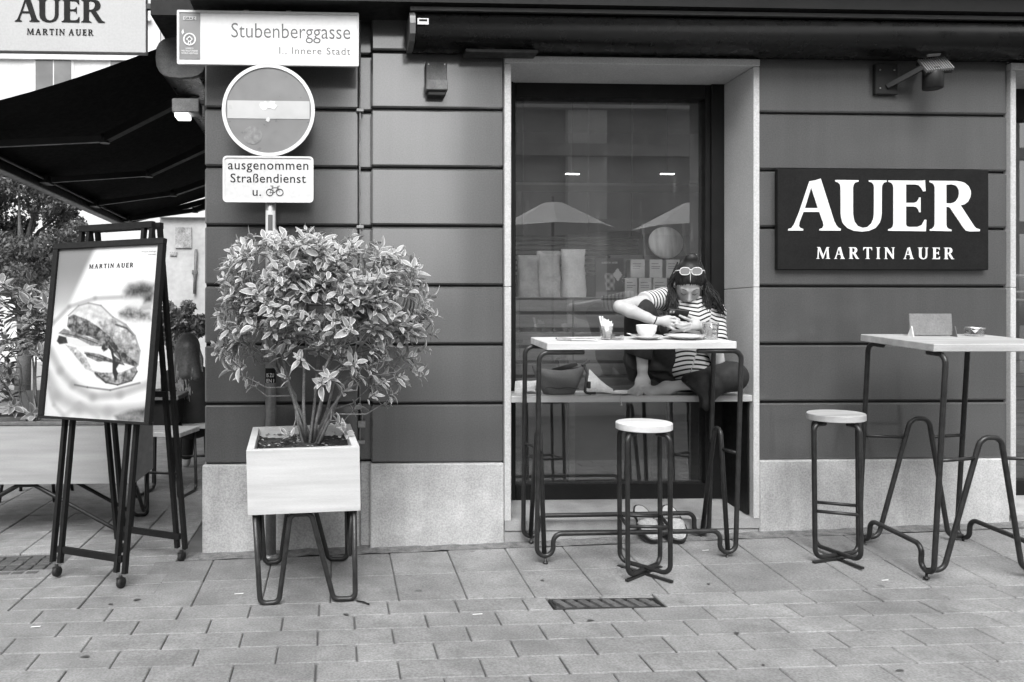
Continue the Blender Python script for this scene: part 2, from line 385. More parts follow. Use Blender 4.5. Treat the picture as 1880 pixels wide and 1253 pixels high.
def sdf_mesh(prims, res, k=0.02, cut=None, sub=(), smooth_it=1):
    prims = [p if isinstance(p[0], tuple) else (p, k) for p in prims]
    los = np.min([pbox(p)[0] for p, _ in prims], axis=0) - 3 * res; his = np.max([pbox(p)[1] for p, _ in prims], axis=0) + 3 * res
    n = np.ceil((his - los) / res).astype(int) + 1
    D = np.full(n, 1.0, np.float64)
    ax = [los[i] + res * np.arange(n[i]) for i in range(3)]
    def region(p, pad):
        a, b = pbox(p); i0 = np.clip(((a - pad - los) / res).astype(int), 0, n - 1); i1 = np.clip(((b + pad - los) / res).astype(int) + 2, 1, n)
        sl = tuple(slice(i0[i], i1[i]) for i in range(3))
        P = np.stack(np.meshgrid(ax[0][sl[0]], ax[1][sl[1]], ax[2][sl[2]], indexing='ij'), -1); return sl, P
    for p, kk in prims:
        sl, P = region(p, kk + 2 * res); d = pdist(p, P); D0 = D[sl]
        h = np.maximum(kk - np.abs(D0 - d), 0) / kk
        D[sl] = np.minimum(D0, d) - h * h * kk * .25
    for p in sub:
        sl, P = region(p, k + 2 * res); d = -pdist(p, P); D0 = D[sl]; h = np.maximum(.008 - np.abs(D0 - d), 0) / .008
        D[sl] = np.maximum(D0, d) + h * h * .002
    if cut is not None:
        P = np.stack(np.meshgrid(*ax, indexing='ij'), -1); D = np.maximum(D, cut(P))
    S = D < 0
    c = [S[a:n[0] - 1 + a, b:n[1] - 1 + b, d:n[2] - 1 + d] for a in (0, 1) for b in (0, 1) for d in (0, 1)]
    cnt = sum(x.astype(np.int8) for x in c); act = (cnt > 0) & (cnt < 8); I = np.argwhere(act)
    off = np.array([(a, b, d) for a in (0, 1) for b in (0, 1) for d in (0, 1)])
    vals = np.stack([D[I[:, 0] + o[0], I[:, 1] + o[1], I[:, 2] + o[2]] for o in off], 1)
    acc = np.zeros((len(I), 3)); num = np.zeros(len(I))
    for i in range(8):
        for j in range(i + 1, 8):
            if np.abs(off[i] - off[j]).sum() != 1: continue
            x = (vals[:, i] < 0) != (vals[:, j] < 0); t = np.where(x, vals[:, i] / np.where(x, vals[:, i] - vals[:, j], 1), 0)
            acc += np.where(x[:, None], off[i] + t[:, None] * (off[j] - off[i]), 0); num += x
    V = los + res * (I + acc / num[:, None])
    idx = np.full(act.shape, -1, np.int64); idx[act] = np.arange(len(I)); Fs = []
    for a in range(3):
        b, d = (a + 1) % 3, (a + 2) % 3
        s0 = [slice(None)] * 3; s1 = [slice(None)] * 3; s0[a] = slice(0, n[a] - 1); s1[a] = slice(1, n[a])
        ch = np.argwhere(S[tuple(s0)] != S[tuple(s1)])
        ok = (ch[:, b] > 0) & (ch[:, d] > 0) & (ch[:, b] < n[b] - 1) & (ch[:, d] < n[d] - 1); ch = ch[ok]
        e = np.zeros(3, int)
        def cell(db, dd):
            q = ch.copy(); q[:, b] -= db; q[:, d] -= dd; return idx[q[:, 0], q[:, 1], q[:, 2]]
        quad = np.stack([cell(1, 1), cell(0, 1), cell(0, 0), cell(1, 0)], 1)
        fl = ~S[ch[:, 0], ch[:, 1], ch[:, 2]]; quad[fl] = quad[fl][:, ::-1]; Fs.append(quad)
    Q = np.concatenate(Fs)
    for _ in range(smooth_it):
        s_ = np.zeros_like(V); w = np.zeros(len(V))
        for i in range(4):
            j = (i + 1) % 4
            np.add.at(s_, Q[:, i], V[Q[:, j]]); np.add.at(w, Q[:, i], 1); np.add.at(s_, Q[:, j], V[Q[:, i]]); np.add.at(w, Q[:, j], 1)
        V = V * .5 + .5 * s_ / np.maximum(w, 1)[:, None]
    mb = MB(); mb.v = [tuple(p) for p in V]; mb.f = Q.tolist(); mb.sm = [True] * len(Q)
    mb.V = V
    return mb
# ------------------------------------------------------------------ materials
mat('wall_paint', .062, .40, .07, 2.5, .20, 130, .12, 300, spec=.5, stain=.14, sscale=.9, coat=1.0, streak=.12)
MATS['wall_paint'].node_tree.nodes['Principled BSDF'].inputs['Coat Roughness'].default_value = .12; MATS['wall_paint'].node_tree.nodes['Principled BSDF'].inputs['Coat IOR'].default_value = 1.85
mat('groove', .02, .8, .1)
mat('stone', .43, .75, .10, 7, .20, 110, .3, 220, stain=.26, sscale=2.2, streak=.14)
mat('reveal_stone', .44, .8, .06, 4, .14, 120, .2, 260, stain=.10, sscale=1.5)
mat('sill_stone', .34, .8, .15, 8, .12, 150, .3, 200, stain=.3, sscale=3)
mat('paver', .225, .85, .17, 9, .24, 110, .5, 260, stain=.30, sscale=1.3, spots=.4)
mat('slab', .215, .85, .13, 7, .24, 110, .5, 240, stain=.36, sscale=1.7, spots=.4)
mat('mortar', .15, .95, .35, 25, .3, 200, .8, 140)
mat('joint', .09, .95, .2)
mat('dark_brick', .07, .8, .3, 20, .2, 200, .4, 200)
mat('far_ground', .23, .9, .12, 3, .1, 40)
mat('steel', .022, .36, .35, 30, .2, 300, .15, 200, metallic=.15, spec=.4)
mat('steel_light', .35, .35, .2, 30, metallic=.7)
mat('black_frame', .008, .5, .2, 10, spec=.2)
mat('black_wood', .008, .6, .3, 40, spec=.25)
mat('black_metal', .012, .4, .2, 10)
mat('cassette', .006, .30, .1, 5, spec=.3)
mat('trim_grey', .10, .45, .1, 8)
mat('canvas_black', .006, .9, .15, 10, .2, 200, spec=.1)
mat('wood_pale', .66, .55, .10, 3, .06, 120, .1, 60, stretch=(1, 8, 14))
mat('wood_top', .56, .5, .14, 2.2, .08, 90, .1, 60, stretch=(1, 12, 12), stain=.15, sscale=1.2)
mat('wood_bench', .42, .5, .16, 2.0, .08, 80, .1, 60, stretch=(1, 14, 14), stain=.2, sscale=1.5)
mat('planter_white', .53, .6, .10, 2.0, .07, 90, .15, 40, stretch=(1, 4, 14), stain=.16, sscale=1.1, spots=.2)
mat('wood_grey', .36, .55, .16, 2.2, .1, 90, .1, 60, stretch=(1, 12, 12), stain=.2, sscale=1.2)
mat('trough_wood', .34, .6, .12, 2, .1, 80, .1, 50, stretch=(1, 4, 12), stain=.15)
mat('wood_dark', .12, .6, .3, 3, .1, 60, .2, 60, stretch=(1, 6, 10))
mat('crate_wood', .26, .6, .2, 3, .1, 60, .2, 60, stretch=(1, 6, 10))
mat('soil', .03, .95, .7, 60, .5, 250, 1.0, 90)
mat('sign_white', .62, .35, .03, 3, .03, 60)
mat('sign_dim', .52, .35, .06, 4, .06, 60)
mat('sign_grey', .17, .35, .1, 8)
mat('sign_band', .43, .35, .08, 8)
mat('print_dark', .012, .7, .1, spec=.15)
mat('print_grey', .09, .5, .1)
mat('sign_board', .010, .6, .12, 9, .25, 130, spec=.12)
mat('letters_white', .66, .4, .02)
mat('pole_galv', .26, .42, .18, 14, .1, 90, metallic=.55)
mat('lamp_dark', .014, .45, .2, spec=.3)
mat('lamp_grey', .10, .6, .25, 20, .2, 150)
mat('porcelain', .68, .12, .02, spec=.6)
mat('paper', .72, .85, .08, 12)
mat('newspaper', .36, .9, .2, 14, .2, 90)
mat('skin', .40, .5, .05, 25, .05, 400, spec=.35)
mat('skin_far', .35, .6, .05)
mat('hair', .016, .55, .5, 60, spec=.35)
mat('hair_fair', .20, .5, .4, 50)
mat('trousers', .010, .85, .4, 14, .2, 200, .3, 60)
mat('dark_cloth', .015, .9, .2)
mat('bag_nylon', .10, .6, .15, 10, .1, 160, .3, 90)
mat('bag_strap', .03, .7, .2)
mat('kraft', .5, .55, .2, 14, .08, 90, 1.0, 26)
mat('kraft_pale', .72, .5, .15, 14, .08, 90, 1.0, 26)
mat('box_tea', .6, .7, .08, 10)
mat('board_round', .6, .6, .3, 4, stretch=(8, 8, 1.2))
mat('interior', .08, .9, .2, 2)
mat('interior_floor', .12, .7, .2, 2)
mat('insole', .33, .8, .1, 30)
mat('rubber', .012, .7, .2)
mat('far_wall', .50, .9, .08, 1.5, .06, 12, stain=.12, sscale=.6)
mat('far_wall_grey', .42, .9, .1, 1.5, .08, 10, stain=.3, sscale=.8)
mat('far_glass', .10, .15, .3, 1)
mat('far_trim', .5, .9, .05)
mat('roof_tile', .25, .9, .2, 6)
mat('opp_wall', .6, .9, .15, .8, stain=.2, sscale=.4)
mat('opp_light', .8, .9, .1, .8)
mat('opp_dark', .26, .4, .2, 1)
mat('parasol', .75, .9, .05)
mat('bark', .10, .9, .3, 30, .2, 120, .6, 60)
mat('twig', .17, .85, .3, 40, .2, 160, .4, 120)
mat('tin', .6, .3, .1, metallic=.9)
mat('metal_fin', .3, .4, .1, metallic=.4)
attr_mat('leaf', .45, .12, 90, .45, .22)
attr_mat('leaf_tree', .6, .25, 12, .3, .25)
attr_mat('print', .5, .03, 200, .35)
attr_mat('tee', .9, .06, 220, .2)
_t = MATS['tee'].node_tree; _a = [n for n in _t.nodes if n.type == 'ATTRIBUTE'][0]; _x = [l for l in _t.links if l.from_node == _a][0].to_node
_f = _t.nodes.new('ShaderNodeMath'); _f.operation = 'FRACT'; _c = _t.nodes.new('ShaderNodeMapRange')
_c.inputs[1].default_value = .36; _c.inputs[2].default_value = .42; _c.inputs[3].default_value = .015; _c.inputs[4].default_value = .52
_t.links.new(_a.outputs['Fac'], _f.inputs[0]); _t.links.new(_f.outputs[0], _c.inputs[0]); _t.links.new(_c.outputs[0], _x.inputs[0])
emit_mat('lamp_lit', 6.0)
emit_mat('lamp_lit_dim', 3.0)
pane_mat('pane', .17, .93, .14)
pane_mat('pane_clear', .12, .8)
glass_mat('tumbler')
rnd = random.Random(7)

# ------------------------------------------------------------------ ground, pavement
def grid_sheet(x0, x1, y0, y1, nx, ny, dz):
    mb = MB(); vs = []; fs = []
    for j in range(ny + 1):
        for i in range(nx + 1):
            x = x0 + (x1 - x0) * i / nx; y = y0 + (y1 - y0) * j / ny
            vs.append((x, y, gz(x, y) + dz))
    for j in range(ny):
        for i in range(nx): a = j * (nx + 1) + i; fs.append((a, a + 1, a + nx + 2, a + nx + 1))
    return mb.add(vs, fs)
single('ground', MB().add([(-250, -250, -.19), (250, -250, -.19), (250, 300, -.19), (-250, 300, -.19)], [(0, 1, 2, 3)]), 'far_ground', kind='structure')
pav = single('pavement', grid_sheet(-7, 7, -5.5, 9, 56, 58, -.012), 'joint', kind='structure')
SH = {}
def paver_mesh(lx, ly, m, c=.004, key=None):
    k = (round(lx, 3), round(ly, 3), m)
    if k not in SH:
        me = MB().cbox(-lx / 2, lx / 2, -ly / 2, ly / 2, -.03, 0, c).mesh('paver'); me.materials.append(MATS[m]); SH[k] = me
    return SH[k]
def lay(name, x, y, lx, ly, m, parent, jit=.0012):
    o = bpy.data.objects.new(name, paver_mesh(lx, ly, m)); C.objects.link(o); o.parent = parent
    e = .05; gx = (gz(x + e, y) - gz(x - e, y)) / (2 * e); gy = (gz(x, y + e) - gz(x, y - e)) / (2 * e)
    o.location = (x, y, gz(x, y) + rnd.uniform(-jit, jit)); o.rotation_euler = (math.atan(gy) + rnd.uniform(-.002, .002), -math.atan(gx) + rnd.uniform(-.002, .002), rnd.uniform(-.004, .004))
    return o
SLABW, SLABD = .318, .335
GR_A, GR_B = G(1012, 1112), G(1240, 1128)            # the drain grate's place
grx0, grx1 = GR_A.x + .005, GR_B.x - .005; gry0, gry1 = G(1120, 1130).y, G(1120, 1109).y
xs0 = G(722, 1050).x                                  # one slab joint
y_front = -.775
for j in range(2):
    yc = y_front + SLABD * (j + .5)
    for i in range(-5, 14):
        x = xs0 + SLABW * (i + .5)
        if x < -.85: continue
        lay('slab', x, yc, SLABW - .0045, SLABD - .0035, 'slab', pav)
# rough mortar strip between the slabs and the wall
mb = MB(); vs = []; fs = []; n = 90
for i in range(n + 1):
    x = -.82 + (5.2 + .82) * i / n
    for k, y in enumerate((y_front + 2 * SLABD + .002, .0, .05)):
        vs.append((x, y + (rnd.uniform(-.012, .012) if k == 0 else 0), gz(x, y) + .001 + rnd.uniform(-.002, .008) * (k > 0)))
for i in range(n):
    for k in range(2): a = i * 3 + k; fs.append((a, a + 3, a + 4, a + 1))
part('mortar_strip', MB().add(vs, fs), 'mortar', pav)
PL, PW = .312, .157
gry1 = y_front - .036; gry0 = y_front - PW - .002
def grate_clash(x, y):
    if y < y_front - PW: return False
    return x + PL / 2 > grx0 and x - PL / 2 < grx1
cnt = 0; rest = MB(); gone = []
def rest_paver(x, y, lx, ly):
    z = gz(x, y); e = .003
    b = MB().cbox(x - lx / 2, x + lx / 2, y - ly / 2, y + ly / 2, z - .03, z, .003); rest.add(b.v, b.f)
for j in range(0, 8):                                 # running bond in front of the slabs
    yc = y_front - PW * (j + .5)
    for i in range(-16, 22):
        x = xs0 + PL * (i + (j % 2) * .5 + (.22 if i > 4 else 0)) + .1
        if i == 5: x -= 0
        if x > 3.9 or x < -2.2: continue
        if grate_clash(x, yc): gone.append(x); continue
        lx = PL - .0045
        if i == 4: lx = PL * 1.22 - .0045; x += PL * .11
        lay('paver', x, yc, lx - rnd.choice((0, 0, .0015, .003)), PW - rnd.choice((.003, .0045, .006)), 'paver', pav); cnt += 1
# pavers round the grate, cut to fit
ga, gb_ = min(gone) - PL / 2, max(gone) + PL / 2; yr = y_front - PW / 2
for (a, b) in ((ga, grx0 - .004), (grx1 + .004, gb_)):
    lay('paver', (a + b) / 2, yr, b - a - .007, PW - .007, 'paver', pav)
for i in range(2):
    a = grx0 + (grx1 - grx0) * i / 2; b = grx0 + (grx1 - grx0) * (i + 1) / 2
    lay('paver', (a + b) / 2, (y_front + gry1) / 2, b - a - .006, y_front - gry1 - .008, 'paver', pav)
tgy = []
for j in range(0, 60):                                # side street on the left
    yc = y_front + PW * (j + .5)
    for i in range(0, 14):
        x = -.86 - PL * (i + .5 + (j % 2) * .5) + (0.155 if j % 2 else 0)
        lx = PL - .007
        if x < -5.8 or (x < -2.45 and yc < .3): continue
        if -2.35 < x < -1.5 and -.22 < yc < .16: continue
        k = (CAM.z / (yc + 4.45))
        if yc < 1.05 and x > -2.6: lay('paver', x, yc, lx, PW - .007, 'paver', pav); cnt += 1
        else: rest_paver(x, yc, lx, PW - .007)
part('paver_field', rest, 'paver', pav, kind='stuff')
for i in range(11):                                   # the patch of small dark bricks
    for j in range(6):
        x = -2.33 + i * .074 + rnd.uniform(-.003, .003); y = -.20 + j * .06
        lay('dark_brick', x, y, .066, .052, 'dark_brick', pav, .003)
print('pavers', cnt)
# ------------------------------------------------------------------ drain grate
zg = gz((grx0 + grx1) / 2, (gry0 + gry1) / 2)
gt = thing('drain_grate', 'dark slotted cast iron drain grate set in the pavement', 'drain', ((grx0 + grx1) / 2, (gry0 + gry1) / 2, zg))
hw, hd = (grx1 - grx0) / 2, (gry1 - gry0) / 2
fr = MB(); fr.cbox(-hw, hw, hd - .012, hd, -.03, .002, .002); fr.cbox(-hw, hw, -hd, -hd + .012, -.03, .002, .002); fr.cbox(-hw, -hw + .014, -hd + .012, hd - .012, -.03, .002, .002); fr.cbox(hw - .014, hw, -hd + .012, hd - .012, -.03, .002, .002)
part('frame', fr, 'steel', gt)
part('pit', MB().box(-hw, hw, -hd, hd, -.035, -.0305), 'groove', gt)
for i in range(8):
    x = -hw + .05 + (2 * hw - .1) * i / 7
    b = MB().bar((x + .016, -hd + .012, -.004), (x - .016, hd - .012, -.004), .034, .012); part('slot_bar', b, mat('cast_iron', .13, .5, .3, 40, .2, 200, metallic=.3), gt)

# ------------------------------------------------------------------ corner building with the cafe
B = thing('corner_building', 'dark grey rusticated corner building with pale stone plinth and shop windows', 'building', (0, 0, 0))
def wx(px, Y=0.0): return W(px, 600, Y).x
def wz(py, px=925, Y=0.0): return W(px, py, Y).z
XC = wx(376, .03); XP = wx(659, .03); XA = wx(682); XJ0 = wx(925); XJ1 = wx(937); XK0 = wx(1380); XK1 = wx(1391); XM0 = wx(1850); XM1 = wx(1860)
ZP = wz(850); ZT = wz(118); ZL = wz(105); BAND = .3345
bands = [ZP + .006] + [wz(y) for y in (741, 633, 525, 416, 309, 202, 97)] + [wz(97) + .34]
REC = .36
def blocks(x0, x1, yf, zmax=99, back=.05):
    for i in range(len(bands) - 1):
        z0, z1 = bands[i] + (.0065 if i else 0), bands[i + 1] - .0065
        if z0 > zmax: break
        part('wall_block', MB().cbox(x0, x1, yf, yf + back, z0, min(z1, zmax), .009), 'wall_paint', B)
blocks(XC, XP, .03); blocks(XP, XA + .02, .075); blocks(XA, XJ0, 0)
blocks(XK1, XM0, 0)
# blocks over the windows
zb = bands[-2]
for (a, b_) in ((XJ0 + .002, XK1 - .002), (XM0 + .002, XM0 + 1.55)):
    part('wall_block', MB().cbox(a, b_, 0, .05, ZL + .004, bands[-1], .009), 'wall_paint', B)
# core of the wall behind the grooves
core = MB()
core.box(XC + .004, XP, .058, .5, -.3, 3.6); core.box(XP, XA + .03, .1, .5, -.3, 3.6); core.box(XA + .006, XJ0 - .001, .028, .5, -.3, 3.6); core.box(XK1 + .001, XM0 - .001, .028, .5, -.3, 3.6)
core.box(XJ0, XK1, .03, .5, ZL + .002, 3.6); core.box(XM0, XM0 + 1.55, .03, .5, ZL + .002, 3.6); core.box(XM0 + 1.55, XM0 + 2.6, .03, .5, -.3, 3.6)
core.box(XC + .004, XC + .2, .5, 9.0, -.3, 3.6)
part('wall_core', core, 'groove', B)
part('side_wall', MB().box(XC - .001, XC + .003, .09, 9.0, -.3, 3.6), 'wall_paint', B)
part('upper_storeys', MB().box(XC, XM0 + 2.6, .1, 9.0, 3.6, 9.0), 'wall_paint', B)
# plinth slabs
def plinth(x0, x1, yf, zt, c=.006): part('plinth_slab', MB().cbox(x0, x1, yf, yf + .06, -.35, zt, c), 'stone', B)
plinth(XC - .012, wx(660, .03), .012, ZP - .004); plinth(wx(661, .04), XA + .004, .03, ZP); plinth(XA - .008, XJ0 - .002, -.02, ZP)
plinth(XK1 + .002, XM0 - .002, -.02, ZP + .004)
part('plinth_slab', MB().cbox(XC - .012, XC + .04, .075, 9, -.35, ZP - .004, .006), 'stone', B)
# cornice
zc = wz(13, 1300, -.26)
cz = MB(); cz.box(wx(347, -.25), XM0 + 2.6, -.26, .027, zc, zc + .12); cz.box(wx(340, -.3), XM0 + 2.6, -.32, .027, zc + .12, zc + .3)
cz.box(XC - .3, XC - .002, .03, 9, zc + .02, zc + .3)
part('cornice', cz, 'black_frame', B)
# stone surround of the windows
ZS = wz(953, 1150); ZSB = ZS + .03; ZBENCH = wz(726.5, 1150)
def surround(xa0, xa1, xb0, xb1, right=True):
    zj = wz(528, 1380)
    for z0, z1 in ((ZS, zj - .001), (zj + .001, ZT - .002)):
        part('jamb_stone', MB().cbox(xa0, xa1, -.022, REC, z0, z1, .003), 'reveal_stone', B)
        part('jamb_stone', MB().cbox(xb0, xb1, -.022, REC, z0, z1, .003), 'reveal_stone', B)
    part('lintel_stone', MB().cbox(xa0, xb1, -.026, REC, ZT, ZL, .003), 'reveal_stone', B)
surround(XJ0, XJ1, XK0, XK1); surround(XM0, XM1, XM0 + 1.5, XM0 + 1.54)
def sill(xa, xb):
    m = MB().add([(xa, -.02, ZS), (xb, -.02, ZS), (xb, .5, ZSB + .02), (xa, .5, ZSB + .02), (xa, -.02, ZS - .055), (xb, -.02, ZS - .055)], [(0, 1, 2, 3), (4, 5, 1, 0)])
    part('window_sill', m, 'sill_stone', B)
    part('step_stone', MB().cbox(xa, xb, -.012, .4, -.3, ZS - .057, .006), 'sill_stone', B)
sill(XJ0, XK1); sill(XM0, XM0 + 1.54)
for xx0, xx1 in ((XJ1 + .001, XJ1 + .010), (XK0 - .012, XK0 - .001)):
    part('reveal_panel', MB().cbox(xx0, xx1, .02, REC, ZS + .012, ZBENCH - .042, .002), 'black_frame', B)
# the shop window: dark frame, one tall pane
Y1 = REC - .02
def window(xa, xb, zb_, zt, gl, gr, gb, gtp):
    """frame between xa..xb, zb_..zt; glass edges gl, gr, gb, gtp"""
    w = thing('shop_window', None, None); w.parent = B; del MW[w.name]; MW[w.name] = Matrix()
    for a in ((xa, gl, zb_, zt), (gr, xb, zb_, zt), (gl, gr, gtp, zt), (gl, gr, zb_, gb)):
        part('window_frame', MB().cbox(a[0], a[1], Y1, Y1 + .09, a[2], a[3], .004), 'black_frame', w)
    s = .018
    for a in ((xa, gl - .02, zb_ + .01, zt - .01), (gr + .03, xb, zb_ + .01, zt - .01)):
        part('frame_bead', MB().cbox(a[0], a[1], Y1 - .02, Y1 - .001, a[2], a[3], .003), 'black_frame', w)
    part('pane', MB().add([(gl, Y1 + .05, gb), (gr, Y1 + .05, gb), (gr, Y1 + .05, gtp), (gl, Y1 + .05, gtp)], [(0, 1, 2, 3)]), 'pane', w)
    return w
gl, gr = wx(947, Y1), wx(1295, Y1); gb, gtp = wz(889, 1150, Y1), wz(181, 1150, Y1)
WIN = window(XJ1 - .03, wx(1326, Y1) + .05, ZSB, ZT + .01, gl, gr, gb, gtp)
WIN2 = window(XM1 - .03, XM0 + 1.52, ZSB, ZT + .01, XM1 + .05, XM0 + 1.45, gb, gtp - .1)
# the room behind
def room(a, b, c, d, e, f, m, nm): part(nm, MB().box(a, b, c, d, e, f), m, B)
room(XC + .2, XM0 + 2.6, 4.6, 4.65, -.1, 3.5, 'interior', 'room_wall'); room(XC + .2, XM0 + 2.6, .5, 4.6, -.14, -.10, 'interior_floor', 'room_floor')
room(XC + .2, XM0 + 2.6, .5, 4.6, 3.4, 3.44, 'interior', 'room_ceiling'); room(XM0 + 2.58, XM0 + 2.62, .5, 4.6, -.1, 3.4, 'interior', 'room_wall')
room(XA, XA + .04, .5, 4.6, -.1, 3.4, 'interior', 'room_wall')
# bench board in the recess
bench = single('bench_board', MB().cbox(XJ1 + .001, XK0 - .001, -.012, Y1 - .022, ZBENCH - .037, ZBENCH, .003), 'wood_bench',
       'pale wooden bench board spanning the window recess', 'bench')
# wall fixtures ---------------------------------------------------------------
# retracted awning over the window
ya = -.22
zt_, zb_ = wz(14, 760, ya), wz(76, 760, ya); xa = W(757, 40, ya).x; xe = XM0 + 2.3
hh = zt_ - zb_
aw = thing('retracted_awning', 'black rolled-up awning cassette above the shop window', 'awning', (xa, 0, zb_))
prof = [(-.02, .005), (-.10, 0), (-.19, .012), (-.225, .04), (-.235, hh * .5), (-.225, hh * .72), (-.20, hh * .86), (-.02, hh * .9)]
part('cassette', MB().prism([(y, z + zb_) for y, z in prof], (), xa + .022, xe, 'YZ', True), 'cassette', aw, True)
part('end_cap', MB().prism([(y * 1.03, (z - hh * .45) * 1.05 + hh * .45 + zb_) for y, z in prof], (), xa - .014, xa + .016, 'YZ'), 'trim_grey', aw, True)
part('top_trim', MB().box(xa - .01, xe, -.215, -.19, zt_ - .012, zt_ + .008), 'trim_grey', aw, True)
part('arm_box', MB().cbox(xa + .30, xa + .70, -.13, -.03, zb_ - .022, zb_ - .002, .003), 'black_metal', aw, True)
for px in (915, 1560):
    x = wx(px, ya); part('bracket', MB().cbox(x - .03, x + .03, -.20, -.0, zt_ + .009, zt_ + .04, .003), 'trim_grey', aw, True)
stk = part('sticker', MB().box(xa + .026, xa + .085, -.241, -.2362, zb_ + hh * .46, zb_ + hh * .64), 'sign_white', aw, True)
part('sticker_print', MB().box(xa + .034, xa + .077, -.2425, -.2415, zb_ + hh * .55, zb_ + hh * .61), 'print_dark', stk, True)
# left wall lamp: closed box
c = W(801, 147, -.04); s = 1462 / 4.4
wl = thing('wall_lamp', 'grey box-shaped wall lamp left of the shop window', 'lamp', (c.x, 0, c.z))
part('back_box', MB().cbox(-.058, .058, -.055, 0.0, -.01, .10, .004), 'lamp_grey', wl)
part('hood', MB().cbox(-.060, .060, -.085, 0.0, -.068, -.012, .004), 'lamp_grey', wl)
part('diffuser', MB().cbox(-.05, .05, -.07, -.01, -.094, -.07, .004), 'lamp_dark', wl)
for q in (-.045, .045): part('screw', MB().lathe([(.004, 0), (.004, .004), (.0, .006)], (q, -.056, .082), 8, axis='Y'), 'steel_light', wl)
# right spotlight on an arm
c = W(1622, 148, 0)
sp = thing('spotlight', 'black spotlight with finned head on a wall arm above the dark sign', 'lamp', (c.x, 0, c.z))
pl = part('wall_plate', MB().cbox(-.066, .066, -.03, 0.0, -.088, .088, .004), 'lamp_dark', sp)
for q in ((-.042, .05), (.042, .05), (-.042, -.055)): part('screw', MB().lathe([(.005, 0), (.005, -.004), (.0, -.005)], (q[0], -.03, q[1]), 8, axis='Y'), 'steel_light', pl)
part('arm', MB().bar((.0, -.03, -.045), (.135, -.13, .035), .02, .026), 'lamp_dark', sp)
HT = Matrix.Translation((.205, -.13, .045)) @ Matrix.Rotation(R(50), 4, 'X') @ Matrix.Rotation(R(-8), 4, 'Y')
hd_ = part('head', MB().cbox(-.075, .075, -.055, .055, -.02, .0, .003).xf(HT), 'lamp_dark', sp)
for i in range(12):
    x = -.072 + i * .0126
    part('cooling_fin', MB().box(x, x + .005, -.055, .055, .0005, .016).xf(HT), 'metal_fin', hd_)
part('lamp_barrel', MB().lathe([(.046, .03), (.052, .0), (.052, -.078), (.046, -.082)], (.20, -.12, .0), 24), 'lamp_dark', sp)
part('knuckle', MB().cbox(-.035, .035, -.012, .012, .03, .048, .003).xf(HT @ Matrix.Translation((0, .055, 0))), 'metal_fin', sp)
# AUER sign on the wall
p0, p1 = W(1428, 495, -.035), W(1815, 313, -.035)
sg = thing('wall_sign', 'black shop sign with white serif lettering on the wall', 'sign', (p0.x, 0, p0.z))
part('board', MB().cbox(p0.x, p1.x, -.035, -.004, p0.z, p1.z, .002), 'sign_board', sg, True)
sx = (p1.x - p0.x) / 1516.0; szz = (p1.z - p0.z) / 715.0
def sgx(x): return p0.x + (x - 112) * sx
def sgz(z): return p0.z + (843 - z) * szz
for ch, x0 in (('A', 183), ('U', 519), ('E', 898), ('R', 1196)):
    o, hs = GLY[ch]; m = MB()
    m.prism([(sgx(x0 + q[0] * 361), sgz(567 - q[1] * 361)) for q in o], [[(sgx(x0 + q[0] * 361), sgz(567 - q[1] * 361)) for q in h] for h in hs], -.039, -.0355)
    part('letter', m, 'letters_white', sg, True)
part('small_lettering', serif_text(MB(), 'MARTIN AUER', sgx(385), sgx(1375), sgz(767), 83 * szz, -.0385, -.0355, .40), 'letters_white', sg, True, kind='stuff')
# lightning conductor on the channel
lc = thing('down_conductor', 'thin metal down conductor clipped to the dark wall beside the sign post', 'cable', (wx(661, .0), .02, 0))
xw = wx(661, .02)
pts = [(xw, .012, wz(28))] + [(xw + .001 * math.sin(i), .012, wz(28) + (wz(745) - wz(28)) * i / 12) for i in range(1, 12)] + [(xw, .012, wz(748)), (xw + .012, .012, wz(762)), (xw + .012, .012, wz(775)), (xw, .012, wz(785)), (xw, .012, wz(838))]
part('wire', MB().tube(pts, .0042, 8), 'pole_galv', lc, True)
for py in (418, 205, 630): part('clip', MB().cbox(xw - .02, xw + .02, .0, .03, wz(py) - .009, wz(py) + .009, .002), 'pole_galv', lc, True)
part('clamp_box', MB().cbox(xw - .012, xw + .03, -.005, .035, wz(784), wz(772), .002), 'pole_galv', lc, True)
part('clip', MB().cbox(xw - .012, xw + .026, .0, .03, wz(814), wz(808), .002), 'pole_galv', lc, True)

# ------------------------------------------------------------------ sign post
g = G(497, 1004); YP = -.13; g = W(497, 1003, YP); gzp = gz(g.x, YP)
post = thing('sign_post', 'metal post with street name plate, no entry disc and supplementary plate', 'sign post', (g.x, YP, gzp))
part('pole', MB().lathe([(.029, gzp - .05), (.029, W(497, 30, YP).z)], (W(497, 600, YP).x, YP, 0), 20), 'pole_galv', post, True)
part('base_collar', MB().lathe([(.045, gzp), (.045, gzp + .02), (.03, gzp + .03)], (g.x, YP, 0), 20), 'pole_galv', post, True)
ys = YP - .045
a, b = W(325.5, 118, ys), W(658.5, 25, ys)
def round_rect(x0, x1, z0, z1, r, n=6):
    out = []
    for cx, cz, a0 in ((x1 - r, z0 + r, -90), (x1 - r, z1 - r, 0), (x0 + r, z1 - r, 90), (x0 + r, z0 + r, 180)):
        for i in range(n + 1): t = R(a0 + 90 * i / n); out.append((cx + r * math.cos(t), cz + r * math.sin(t)))
    return out
np_ = part('street_name_plate', MB().prism(round_rect(a.x, b.x, a.z, b.z, .006), (), ys, ys + .012), 'sign_white', post, True)
rim = MB().prism(round_rect(a.x - .001, b.x + .001, a.z - .001, b.z + .001, .007), [round_rect(a.x + .011, b.x - .011, a.z + .011, b.z - .011, .004)], ys - .006, ys + .013)
part('plate_rim', rim, 'sign_dim', np_, True)
k = (b.x - a.x) / 333.0
def ex(px): return a.x + (px - 325.5) * k
def ez(py): return b.z - (py - 25) * k
